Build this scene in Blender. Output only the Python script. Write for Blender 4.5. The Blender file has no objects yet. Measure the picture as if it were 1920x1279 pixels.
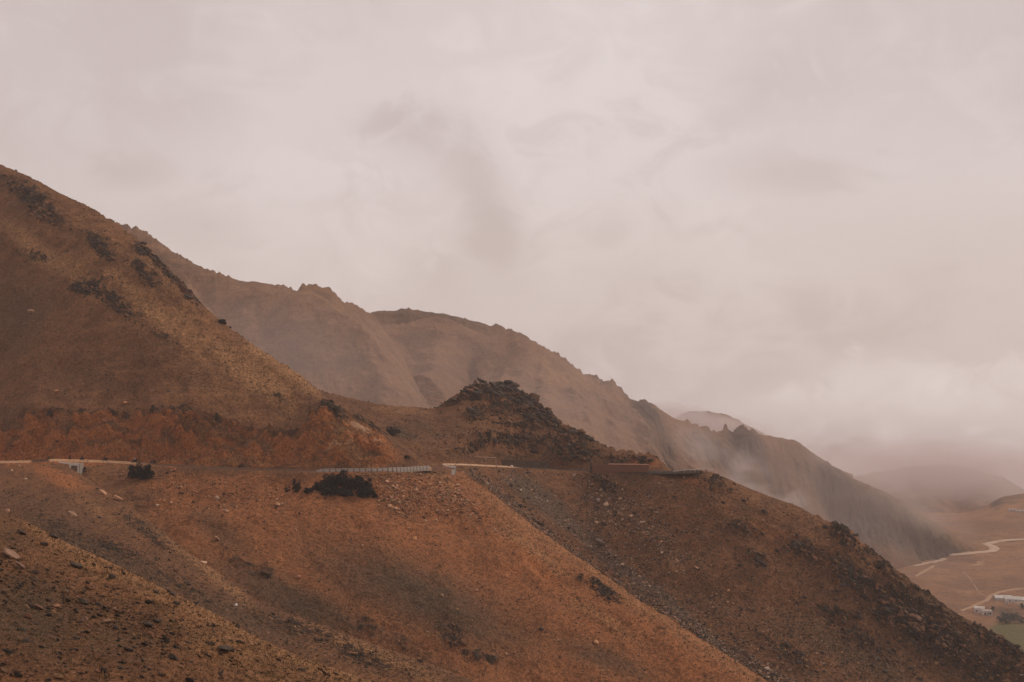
import bpy, bmesh, math, random
import numpy as np
from mathutils import Vector, Matrix, noise as mnoise

# ------------------------------------------------------------------ camera
S = bpy.context.scene
COL = S.collection
LENS = 55.0
F = 1920 * LENS / 36.0          # focal length in photo pixels
HY = 640.0                      # level camera: horizon in the middle
cam_d = bpy.data.cameras.new('camera'); cam = bpy.data.objects.new('camera', cam_d); COL.objects.link(cam)
cam_d.lens = LENS; cam_d.sensor_width = 36; cam_d.clip_start = 1; cam_d.clip_end = 20000
cam.location = (0, 0, 0); cam.rotation_euler = (math.radians(90), 0, 0)
S.camera = cam

# ------------------------------------------------------------------ light
S.view_settings.view_transform = 'Standard'; S.view_settings.look = 'None'
S.view_settings.exposure = 0.0; S.view_settings.gamma = 1
SUN_EL, SUN_ROT = math.radians(42), math.radians(62)      # from the right, a little beyond the ridges
W = bpy.data.worlds.new('World'); S.world = W; W.use_nodes = True

def build_world():
    nt = W.node_tree; nt.nodes.clear(); N = nt.nodes.new; L = nt.links.new
    out = N('ShaderNodeOutputWorld'); bg = N('ShaderNodeBackground'); L(bg.outputs[0], out.inputs[0])
    sky = N('ShaderNodeTexSky'); sky.sky_type = 'NISHITA'; sky.sun_disc = False
    sky.sun_elevation = SUN_EL; sky.sun_rotation = SUN_ROT
    tc = N('ShaderNodeTexCoord')
    def ramp(fac, pts):
        r = N('ShaderNodeValToRGB'); L(fac, r.inputs[0]); e = r.color_ramp.elements
        e[0].position, e[0].color = pts[0][0], (*pts[0][1], 1); e[1].position, e[1].color = pts[-1][0], (*pts[-1][1], 1)
        for p, c in pts[1:-1]:
            q = e.new(p); q.color = (*c, 1)
        r.color_ramp.interpolation = 'EASE'
        return r.outputs[0]
    def math_(op, a, b=None, clamp=False):
        m = N('ShaderNodeMath'); m.operation = op; m.use_clamp = clamp
        for i, v in enumerate((a, b)):
            if v is None: continue
            if isinstance(v, (int, float)): m.inputs[i].default_value = v
            else: L(v, m.inputs[i])
        return m.outputs[0]
    def nz(scale, detail, sx=1, sz=1, loc=(0, 0, 0), rough=.5, dist=0):
        mp = N('ShaderNodeMapping'); L(tc.outputs['Generated'], mp.inputs[0]); mp.inputs['Scale'].default_value = (sx, 1, sz); mp.inputs['Location'].default_value = loc
        n = N('ShaderNodeTexNoise'); L(mp.outputs[0], n.inputs['Vector']); n.inputs['Scale'].default_value = scale
        n.inputs['Detail'].default_value = detail; n.inputs['Roughness'].default_value = rough; n.inputs['Distortion'].default_value = dist
        return n.outputs[0]
    # big soft cloud banks
    big = nz(5.0, 4, 1, 1.5, (3.1, 0, 1.3), .5, .3)
    fine = nz(20.0, 8, 1, 1.5, (1.0, 0, .4), .6, .9)
    v = math_('ADD', math_('MULTIPLY', math_('SUBTRACT', big, .5), .26), math_('MULTIPLY', math_('SUBTRACT', fine, .5), .06))
    # cloud banks seen in some directions: (px,py) radius strength
    for px, py, rad, k in CLOUDS:
        d = Vector(((px-960)/F, 1, (HY-py)/F)).normalized()
        vm = N('ShaderNodeVectorMath'); vm.operation = 'SUBTRACT'; L(tc.outputs['Generated'], vm.inputs[0]); vm.inputs[1].default_value = d
        sc = N('ShaderNodeVectorMath'); sc.operation = 'MULTIPLY'; L(vm.outputs[0], sc.inputs[0]); sc.inputs[1].default_value = (1/rad[0], 1/rad[0], 1/rad[1])
        ln = N('ShaderNodeVectorMath'); ln.operation = 'LENGTH'; L(sc.outputs[0], ln.inputs[0])
        wob = math_('ADD', ln.outputs['Value'], math_('MULTIPLY', math_('SUBTRACT', fine, .5), 4.2))
        g = N('ShaderNodeMapRange'); g.interpolation_type = 'SMOOTHSTEP'; L(wob, g.inputs[0]); g.inputs[1].default_value = 1.3; g.inputs[2].default_value = -.2
        g.inputs[3].default_value = 0; g.inputs[4].default_value = k*.75
        v = math_('ADD', v, g.outputs[0])
    v = math_('ADD', v, .5, True)
    col = ramp(v, [(0, (.33, .26, .245)), (.35, (.47, .395, .375)), (.65, (.61, .535, .515)), (1, (.78, .71, .69))])
    mx = N('ShaderNodeMix'); mx.data_type = 'RGBA'; mx.inputs[0].default_value = .95
    skm = N('ShaderNodeVectorMath'); skm.operation = 'SCALE'; L(sky.outputs[0], skm.inputs[0]); skm.inputs['Scale'].default_value = .10
    L(skm.outputs[0], mx.inputs[6]); L(col, mx.inputs[7])
    L(mx.outputs[2], bg.inputs[0]); bg.inputs[1].default_value = 1.31
CLOUDS = [(720, 225, (.034, .016), -.15), (800, 250, (.038, .022), -.17), (865, 320, (.026, .026), -.15), (905, 390, (.020, .028), -.20), (940, 455, (.016, .024), -.24), (820, 500, (.028, .03), -.14), (1490, 325, (.055, .018), -.16), (1440, 150, (.05, .03), -.08),
          (1120, 640, (.05, .04), -.16), (1200, 530, (.045, .025), -.10), (390, 430, (.05, .02), -.14), (240, 325, (.03, .012), -.12), (1600, 620, (.07, .03), -.12),
          (1900, 860, (.14, .035), -.30), (1640, 870, (.06, .02), -.25), (1330, 700, (.10, .05), -.12), (1800, 735, (.09, .022), .36), (1450, 760, (.05, .015), .12), (1650, 690, (.07, .02), .12),
          (150, 40, (.16, .10), -.12), (1700, 40, (.3, .08), -.06), (1150, 380, (.10, .10), .10), (560, 450, (.12, .06), .14), (1180, 120, (.12, .08), .08), (300, 220, (.14, .08), .06), (1150, 300, (.16, .12), .07)]
build_world()
sd = bpy.data.lights.new('sun', 'SUN'); sun = bpy.data.objects.new('sun', sd); COL.objects.link(sun)
sd.energy = 1.5; sd.angle = math.radians(14); sd.color = (1, .86, .70)
d = Vector((math.sin(SUN_ROT)*math.cos(SUN_EL), math.cos(SUN_ROT)*math.cos(SUN_EL), math.sin(SUN_EL)))
sun.rotation_euler = d.to_track_quat('Z', 'Y').to_euler()
S.cycles.volume_bounces = 2; S.cycles.max_bounces = 5

# ------------------------------------------------------------------ numpy noise
RNG = np.random.default_rng(7); random.seed(7)
PERM = RNG.permutation(256).astype(np.int32)
PERM = np.concatenate([PERM, PERM, PERM])
GR = RNG.normal(size=(256, 3)); GR /= np.linalg.norm(GR, axis=1)[:, None]
def perlin(x, y, z):
    xi = np.floor(x).astype(np.int64); yi = np.floor(y).astype(np.int64); zi = np.floor(z).astype(np.int64)
    fx, fy, fz = x-xi, y-yi, z-zi
    xi &= 255; yi &= 255; zi &= 255
    u, v, w = [t*t*t*(t*(t*6-15)+10) for t in (fx, fy, fz)]
    r = 0
    for a in (0, 1):
        for b in (0, 1):
            for c in (0, 1):
                h = PERM[PERM[PERM[(xi+a) & 255]+((yi+b) & 255)]+((zi+c) & 255)]
                g = GR[h]
                dd = g[..., 0]*(fx-a)+g[..., 1]*(fy-b)+g[..., 2]*(fz-c)
                r = r + dd*(u if a else 1-u)*(v if b else 1-v)*(w if c else 1-w)
    return r*1.5
def fbm(P, wl, octs=4, gain=.5, seed=0., ridged=False):
    x, y, z = [P[..., i]/wl + seed*7.13 + i*3.7 for i in range(3)]
    a, tot = 1., 0
    for o in range(octs):
        n = perlin(x, y, z)
        if ridged: n = 1-2*np.abs(n)*1.4
        tot = tot + a*n
        a *= gain; x, y, z = x*2.03+5.1, y*2.03+1.7, z*2.03+9.2
    return tot
def interp(pts, x):
    p = np.array(pts, float); return np.interp(x, p[:, 0], p[:, 1])
def sinterp(pts, x):                       # smooth (pchip-like by blurring) interpolation
    xx = np.arange(-1200, 4200, 4.); p = np.array(pts, float); y = np.interp(xx, p[:, 0], p[:, 1])
    k = np.hanning(13); k /= k.sum(); y = np.convolve(np.pad(y, 6, 'edge'), k, 'valid'); return np.interp(x, xx, y)
def P3(px, py, r):
    return np.stack([(px-960)*r/F, r+0*px, (HY-py)*r/F], -1)
def blob(px, py, b):
    cx, cy, rx, ry, ang, k = b; a = math.radians(ang)
    dx, dy = px-cx, py-cy; u = (dx*math.cos(a)+dy*math.sin(a))/rx; v = (-dx*math.sin(a)+dy*math.cos(a))/ry
    return k*np.exp(-(u*u+v*v))
def sstep(x, a, b):
    t = np.clip((x-a)/(b-a), 0, 1); return t*t*(3-2*t)

# ------------------------------------------------------------------ object helpers
def tag(o, label=None, cat=None, group=None, kind=None):
    if label: o['label'] = label
    if cat: o['category'] = cat
    if group: o['group'] = group
    if kind: o['kind'] = kind
    return o
def empty(name, loc, rz=0, **k):
    o = bpy.data.objects.new(name, None); COL.objects.link(o); o.location = loc; o.rotation_euler = (0, 0, rz); o.empty_display_size = .3
    return tag(o, **k)
def npmesh(name, verts, faces, mat, parent=None, smooth=False, cols=None, cname='soil', cols2=None):
    me = bpy.data.meshes.new(name); verts = np.asarray(verts, np.float32); faces = np.asarray(faces, np.int32)
    k = faces.shape[1]
    me.vertices.add(len(verts)); me.vertices.foreach_set('co', verts.ravel())
    me.loops.add(faces.size); me.loops.foreach_set('vertex_index', faces.ravel())
    me.polygons.add(len(faces)); me.polygons.foreach_set('loop_start', np.arange(0, faces.size, k, dtype=np.int32))
    me.update(calc_edges=True)
    me.polygons.foreach_set('use_smooth', np.full(len(faces), smooth))
    for c, nm in ((cols, cname), (cols2, 'soil2')):
        if c is not None:
            at = me.color_attributes.new(nm, 'FLOAT_COLOR', 'POINT'); at.data.foreach_set('color', np.asarray(c, np.float32).ravel())
    me.materials.append(mat); me.validate()
    o = bpy.data.objects.new(name, me); COL.objects.link(o)
    if parent: o.parent = parent
    return o
def bmobj(name, bm, mat, parent=None, smooth=False):
    me = bpy.data.meshes.new(name); bm.normal_update(); bm.to_mesh(me); bm.free()
    if smooth:
        for p in me.polygons: p.use_smooth = True
    me.materials.append(mat); o = bpy.data.objects.new(name, me); COL.objects.link(o)
    if parent: o.parent = parent
    return o
def box(bm, c, s, rot=None, taper=1.0):
    m = Matrix.Translation(c) @ (rot.to_4x4() if rot else Matrix()) @ Matrix.Diagonal((*s, 1))
    r = bmesh.ops.create_cube(bm, size=1, matrix=m)
    return r['verts']
def tube(bm, a, b, r0, r1=None, n=8):
    a, b = Vector(a), Vector(b); d_ = b-a; q = d_.to_track_quat('Z', 'Y').to_matrix().to_4x4()
    bmesh.ops.create_cone(bm, cap_ends=True, segments=n, radius1=r0, radius2=r0 if r1 is None else r1, depth=d_.length, matrix=Matrix.Translation((a+b)/2) @ q)

# ------------------------------------------------------------------ materials
def newmat(name):
    m = bpy.data.materials.new(name); m.use_nodes = True; nt = m.node_tree
    b = nt.nodes['Principled BSDF']; b.inputs['Roughness'].default_value = .95; b.inputs['Specular IOR Level'].default_value = .15
    return m, nt, b
def simple(name, col, rough=.8, var=.25, scale=3., metal=0):
    m, nt, b = newmat(name); N, L = nt.nodes.new, nt.links.new
    tc = N('ShaderNodeTexCoord'); n = N('ShaderNodeTexNoise'); n.inputs['Scale'].default_value = scale; n.inputs['Detail'].default_value = 6
    L(tc.outputs['Object'], n.inputs['Vector'])
    r = N('ShaderNodeValToRGB'); L(n.outputs[0], r.inputs[0])
    r.color_ramp.elements[0].position = .3; r.color_ramp.elements[1].position = .7
    r.color_ramp.elements[0].color = (*[c*(1-var) for c in col], 1); r.color_ramp.elements[1].color = (*[min(1, c*(1+var)) for c in col], 1)
    L(r.outputs[0], b.inputs['Base Color']); b.inputs['Roughness'].default_value = rough; b.inputs['Metallic'].default_value = metal
    return m
def ground_mat(name, fs, brown=(.156, .072, .035), amp=1.0):
    """fs: size in metres of the finest soil grain that shows"""
    m, nt, b = newmat(name); N, L = nt.nodes.new, nt.links.new
    geo = N('ShaderNodeTexCoord'); at = N('ShaderNodeAttribute'); at.attribute_name = 'soil'; at2 = N('ShaderNodeAttribute'); at2.attribute_name = 'soil2'
    sep = N('ShaderNodeSeparateColor'); L(at.outputs['Color'], sep.inputs[0]); sep2 = N('ShaderNodeSeparateColor'); L(at2.outputs['Color'], sep2.inputs[0])
    def nz(s, det=4, rough=.6, vec=None):
        n = N('ShaderNodeTexNoise'); n.inputs['Scale'].default_value = 1/s; n.inputs['Detail'].default_value = det; n.inputs['Roughness'].default_value = rough
        L(vec or geo.outputs['Object'], n.inputs['Vector']); return n.outputs[0]
    n_big = nz(fs*60, 5); n_mid = nz(fs*12, 5, .65); n_fine = nz(fs*2.0, 4, .7); n_grit = nz(fs*.8, 2, .6)
    def mth(op, a, b_=None, c=None, clamp=False):
        k = N('ShaderNodeMath'); k.operation = op; k.use_clamp = clamp
        for i, v in enumerate((a, b_, c)):
            if v is None: continue
            if isinstance(v, (int, float)): k.inputs[i].default_value = v
            else: L(v, k.inputs[i])
        return k.outputs[0]
    def mixc(f, a, c):
        k = N('ShaderNodeMix'); k.data_type = 'RGBA'; L(f, k.inputs[0])
        for i, v in ((6, a), (7, c)):
            if isinstance(v, tuple): k.inputs[i].default_value = (*v, 1)
            else: L(v, k.inputs[i])
        return k.outputs[2]
    def edge(mask, nse, lo=.35, hi=.65, k=.55):
        v = mth('MULTIPLY_ADD', mth('SUBTRACT', nse, .5), k, mask); g = N('ShaderNodeMapRange'); g.interpolation_type = 'SMOOTHSTEP'
        L(v, g.inputs[0]); g.inputs[1].default_value = lo; g.inputs[2].default_value = hi; return g.outputs[0]
    base = mixc(edge(n_mid, n_big, .3, .7, .6), (brown[0]*.78, brown[1]*.80, brown[2]*.84), (brown[0]*1.22, brown[1]*1.2, brown[2]*1.12))
    base = mixc(edge(sep.outputs[0], n_mid, .15, .85, .5), base, (.310, .115, .043))
    base = mixc(edge(at.outputs['Alpha'], n_mid, .2, .8, .5), base, (.108, .068, .045))
    base = mixc(edge(sep2.outputs[0], n_mid, .2, .8, .5), base, (.40, .24, .14))
    base = mixc(edge(sep.outputs[1], n_mid, .1, .9, .6), base, (.315, .162, .074))
    base = mixc(edge(sep2.outputs[1], n_mid, .2, .8, .4), base, (.10, .088, .030))
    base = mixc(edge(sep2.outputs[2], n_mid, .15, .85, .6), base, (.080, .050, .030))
    base = mixc(edge(sep.outputs[2], n_fine, .25, .75, .9), base, (.058, .039, .027))
    sp = N('ShaderNodeMapRange'); L(n_fine, sp.inputs[0]); sp.inputs[1].default_value = .3; sp.inputs[2].default_value = .7; sp.inputs[3].default_value = 1-.42*amp; sp.inputs[4].default_value = 1+.42*amp
    sp2 = N('ShaderNodeMapRange'); L(n_grit, sp2.inputs[0]); sp2.inputs[1].default_value = .3; sp2.inputs[2].default_value = .7; sp2.inputs[3].default_value = 1-.35*amp; sp2.inputs[4].default_value = 1+.35*amp
    hs = N('ShaderNodeVectorMath'); hs.operation = 'SCALE'; L(base, hs.inputs[0]); L(mth('MULTIPLY', sp.outputs[0], sp2.outputs[0]), hs.inputs['Scale'])
    L(hs.outputs[0], b.inputs['Base Color'])
    bp = N('ShaderNodeBump'); bp.inputs['Distance'].default_value = fs*2.2; bp.inputs['Strength'].default_value = .8 if fs < 1 else .5
    L(mth('ADD', n_fine, mth('MULTIPLY', n_mid, 1.5)), bp.inputs['Height']); L(bp.outputs[0], b.inputs['Normal'])
    return m
def attr_mat(name, attr='tint', rough=.9, fs=.3):
    m, nt, b = newmat(name); N, L = nt.nodes.new, nt.links.new
    at = N('ShaderNodeAttribute'); at.attribute_name = attr; tc = N('ShaderNodeTexCoord')
    n = N('ShaderNodeTexNoise'); n.inputs['Scale'].default_value = 1/fs; n.inputs['Detail'].default_value = 4; L(tc.outputs['Object'], n.inputs['Vector'])
    g = N('ShaderNodeMapRange'); L(n.outputs[0], g.inputs[0]); g.inputs[1].default_value = .3; g.inputs[2].default_value = .7; g.inputs[3].default_value = .7; g.inputs[4].default_value = 1.3
    v = N('ShaderNodeVectorMath'); v.operation = 'SCALE'; L(at.outputs['Color'], v.inputs[0]); L(g.outputs[0], v.inputs['Scale']); L(v.outputs[0], b.inputs['Base Color'])
    b.inputs['Roughness'].default_value = rough
    return m
M_NEAR = ground_mat('near_soil', .22)
M_MID = ground_mat('mid_soil', .45)
M_MAIN = ground_mat('main_soil', .55)
M_FAR = ground_mat('far_soil', 2.2, (.190, .104, .060), .5)
M_VAL = ground_mat('valley_soil', 2.5, (.225, .115, .062), .5)
M_STONE = attr_mat('stone')
M_ROAD = simple('gravel_road', (.34, .215, .135), .95, .2, .6)
M_DUST = simple('pale_dirt_track', (.42, .30, .22), .95, .15, .1)
M_CONC = simple('concrete', (.30, .255, .22), .85, .25, 1.0)
M_WHITE = simple('whitewash', (.55, .49, .44), .8, .15, .6)
M_PLAST = simple('white_plaster', (.52, .46, .42), .8, .2, .5)
M_DARK = simple('dark_opening', (.05, .04, .035), .5, .2, 1)
M_SHADE = simple('shaded_recess', (.17, .115, .085), .9, .2, 1)
M_LEAF = simple('dark_leaf', (.016, .019, .018), .85, .35, .7)
M_LEAF2 = simple('valley_leaf', (.040, .058, .040), .7, .3, .3)
M_BARK = simple('bark', (.07, .05, .035), .9, .3, 5)
M_RUST = simple('weathered_rail', (.42, .26, .17), .7, .2, 3)
M_BRICK = simple('red_brown_masonry', (.17, .085, .055), .9, .25, 2)

# ------------------------------------------------------------------ hills
HILLS = {}
class Hill:
    """A hillside sheet: columns run along the hill, rows climb it through knot lines (py(px), distance(px));
    behind the crest the sheet rolls over and falls away on the far side."""
    def __init__(s, name, px, knots, rows, mat, masks=(), masks2=(), noise=(), back=120, back_slope=.55, jag=0, flat=None, roll=8, jagwl=6, smooth=True, post=None, ravines=()):
        n = len(px); PY, R = [], []
        ks = [(k[0](px) if callable(k[0]) else sinterp(k[0], px), k[1](px) if callable(k[1]) else sinterp(k[1], px)) for k in knots]
        # crest jaggedness
        cy, cr = ks[-1]
        if jag:
            Q = P3(px, cy, cr); f = fbm(Q, jagwl, 4, .6, 3, True); f2 = fbm(Q, jagwl*5, 2, .5, 5)
            joff = jag*(1-.8*sstep(px, 1370, 1450)*(cr.mean() > 1200))*(f-.55)*np.clip(.6+1.6*f2, .1, 2)*F/cr*.6
        else: joff = 0*cy
        for i in range(len(ks)-2, -1, -1):
            ks[i] = (np.maximum(ks[i][0], ks[i+1][0]+.02), ks[i][1])
        for i in range(len(ks)-1):
            a, b = ks[i], ks[i+1]; m = rows[i]
            for j in range(m):
                t = j/m; PY.append(a[0]*(1-t)+b[0]*t); R.append(1/((1-t)/a[1]+t/b[1]))
        PY.append(ks[-1][0]); R.append(ks[-1][1])
        PY, R = np.array(PY), np.array(R)
        PY = PY-joff[None]*np.exp(-(PY-cy[None])/7.); cys = cy; cy = cy-joff
        d_ = PY-cys[None]; R = R + roll*np.exp(-np.maximum(d_, 0)/(roll*1.6*F/cr[None]*.25+1))
        G = P3(px[None]+0*PY, PY, R)
        nb = 14; T = (np.arange(1, nb+1)/nb)**1.6*back
        top = G[-1]; B = np.stack([np.stack([top[:, 0]*(1+t/top[:, 1]*.6), top[:, 1]+t, top[:, 2]-back_slope*t*min(1, t/12+.15)], -1) for t in T])
        PX = px[None]+0*PY
        PXb = np.concatenate([PX, np.repeat(px[None], nb, 0)]); PYb = np.concatenate([PY, np.repeat(cy[None], nb, 0)])
        G = np.concatenate([G, B])
        att = np.ones(PXb.shape)
        if flat is not None: att = flat(PXb, PYb)
        fade = np.ones(PXb.shape); nf = len(PY)
        m = [0, 0, 0, 0]; m2 = [0, 0, 0, 0]
        nA = fbm(G, 14*cr.mean()/560, 4, .6, 11); nB = fbm(G, 3*cr.mean()/560, 3, .6, 12)
        wx = PXb+nA*14; wy = PYb+nB*6+nA*6
        for ch, *bl in masks: m[ch] = np.maximum(m[ch], blob(wx, wy, bl)) if not callable(bl[0]) else np.maximum(m[ch], bl[0](wx, wy))
        for ch, *bl in masks2: m2[ch] = np.maximum(m2[ch], blob(wx, wy, bl)) if not callable(bl[0]) else np.maximum(m2[ch], bl[0](wx, wy))
        m = np.stack([np.clip(q+0*PXb, 0, 1) for q in m], -1); m2 = np.stack([np.clip(q+0*PXb, 0, 1) for q in m2], -1)
        if post is not None: post(PXb, PYb, m, m2, nA, nB)
        dz = 0
        for wl, amp, octs, kind in noise:
            ck = (.10+.90*sstep(PYb-cys[None], 0, 55)) if wl*F/cr.mean() > 60 else (.45+.55*sstep(PYb-cys[None], 0, 15))
            amp = amp*ck
            if kind == 'f': dz = dz + amp*fbm(G, wl, octs, .5, wl)
            elif kind == 'r': dz = dz + amp*(fbm(G, wl, octs, .55, wl+1, True)-.4)*m[..., 2]
            elif kind == 'c': dz = dz + amp*(fbm(G, wl, octs, .55, wl+4, True)-.5)*m[..., 0]*(PYb < 868)*(wy > 700)
            elif kind == 'g':                        # gullies running down the slope
                Q = G*np.array([1, .33, .33])+(fbm(G, wl*1.6, 2, .5, 31)*wl*.28)[..., None]; dz = dz - amp*.8*np.abs(fbm(Q, wl, min(octs, 3), .42, wl+2))
        for x0, y0, x1, y1, w_, A in ravines:
            t = (PYb-y0)/(y1-y0); xc = x0+(x1-x0)*t+nA*w_*.5; ww = w_*(.6+.8*np.clip(t, 0, 1))
            dz = dz - .7*A*np.exp(-np.abs((PXb-xc)/ww)**1.4)*sstep(t, -.05, .25)*sstep(t, 1.35, 1.0)
        dz = dz*att
        # displace mostly out of the slope (towards the viewer side and up)
        G[..., 2] += dz*.8; G[..., 1] -= dz*.45
        s.G, s.PX, s.PY, s.px, s.cy, s.nf = G, PXb, PYb, px, cy, nf
        s.m, s.m2 = m, m2
        nr = G.shape[0]; idx = np.arange(nr*n).reshape(nr, n)
        fc = np.stack([idx[:-1, :-1], idx[:-1, 1:], idx[1:, 1:], idx[1:, :-1]], -1).reshape(-1, 4)
        s.obj = npmesh(name, G.reshape(-1, 3), fc, mat, smooth=smooth, cols=m.reshape(-1, 4), cols2=m2.reshape(-1, 4))
        tag(s.obj, kind='structure'); HILLS[name] = s
        e1 = np.gradient(G, axis=1); e0 = np.gradient(G, axis=0); nn = np.cross(e1, e0); s.Nn = nn/(np.linalg.norm(nn, axis=-1, keepdims=True)+1e-9)
        # where every vertex really lands in the picture
        s.SX = 960+G[..., 0]/G[..., 1]*F; s.SY = HY-G[..., 2]/G[..., 1]*F
    def at(s, px, py):
        d2 = (s.SX[:s.nf]-px)**2+(s.SY[:s.nf]-py)**2; k = np.unravel_index(np.argmin(d2), d2.shape); return Vector(s.G[k]), Vector(s.Nn[k])

# --- main hillside (left): upper slope, road cut, road bench, red slope, and its spur running down to the right
c_main = [(-400, 130), (0, 308), (60, 335), (110, 362), (170, 390), (215, 418), (260, 452), (300, 492), (340, 528), (368, 560), (385, 578), (420, 606), (480, 650), (560, 700), (610, 742), (660, 768), (700, 790), (740, 822), (775, 850), (800, 866), (826, 872), (855, 879), (890, 905), (910, 919), (930, 930), (950, 949), (975, 966), (1000, 989), (1030, 1007), (1060, 1031), (1100, 1055), (1140, 1086), (1165, 1101), (1200, 1128), (1240, 1150), (1300, 1191), (1340, 1214), (1400, 1253), (1440, 1279), (1600, 1375)]
out_main = [(-400, 872), (0, 870), (60, 869), (100, 866), (200, 869), (250, 872), (300, 874), (450, 882), (600, 886), (700, 885), (760, 883), (800, 880), (850, 881), (870, 890)]
ro_main = [(-400, 640), (0, 585), (100, 575), (250, 566), (450, 552), (600, 545), (700, 549), (740, 554), (800, 572), (855, 585), (930, 562), (1100, 530), (1440, 480), (1600, 465)]
ROADW = 9.
def k_out(px): return np.where(px > 868, sinterp(c_main, px)+.3, sinterp(out_main, px))
def r_out(px): return sinterp(ro_main, px)
def w_road(px): return (ROADW+5*sstep(px, 300, 240))*sstep(px, 870, 840)+.3
def k_in(px):
    ro = r_out(px); return HY+(k_out(px)-HY)*ro/(ro+w_road(px))
cut_main = [(-400, 800), (0, 800), (30, 785), (60, 775), (250, 775), (330, 768), (380, 762), (440, 775), (480, 785), (560, 795), (600, 760), (612, 752), (660, 770), (700, 800), (740, 830), (775, 852), (2000, 852)]
def r_cut(px): return r_out(px)+w_road(px)+11*sstep(px, 850, 600)
def cr_main(px):
    return sinterp([(-400, 900), (0, 757), (215, 690), (375, 644), (480, 615), (600, 588), (700, 578), (800, 590), (855, 592), (930, 566), (1100, 534), (1440, 484), (1600, 469)], px)
bot_main = [(-400, 1420), (1300, 1420), (1600, 1500)]
def rb_main(px): return sinterp([(-400, 500), (0, 452), (450, 440), (900, 438), (1440, 468), (1600, 455)], px)
mid_main_py = lambda px: sinterp([(-400, 1120), (850, 1120), (1000, 1150), (1200, 1210), (1400, 1290), (1600, 1400)], px)
mid_main_r = lambda px: sinterp([(-400, 520), (0, 482), (450, 482), (800, 494), (1000, 500), (1200, 498), (1440, 476), (1600, 460)], px)
def red_main(px, py):
    v = sstep(py, sinterp(cut_main, px)-4, sinterp(cut_main, px)+10)*sstep(py, 880, 868)*sstep(px, 800, 690)*.95
    n_ = fbm(np.stack([px/42, py/17, 0*px], -1), 1, 5, .55, 2); v = v*np.clip(.60+1.1*n_+.35*sstep(py, 800, 850), 0, 1)
    v2 = sstep(py, 872, 900)*.55*sstep(px, 150, 350)
    return np.maximum(v, v2)
def gold_crest(px, py):
    c = sinterp(c_main, px); d_ = py-c
    return sstep(d_, 60, 4)*sstep(px, 780, 950)*.42 + sstep(d_, 40, 6)*sstep(px, 420, 500)*sstep(px, 640, 560)*.8
px = np.linspace(-200, 1560, 1320)
def soil_post(PX, PY, m, m2, nA, nB):
    m[..., 2] *= np.clip(1+nB*1.2, 0, 2); m[..., 2] = np.clip(m[..., 2], 0, 1)
def main_flat(PX, PY):
    o_ = k_out(PX); a = np.abs(PY-(o_-2)); return sstep(a, 3, 26)*.97+.03*(PX > 870)
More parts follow.
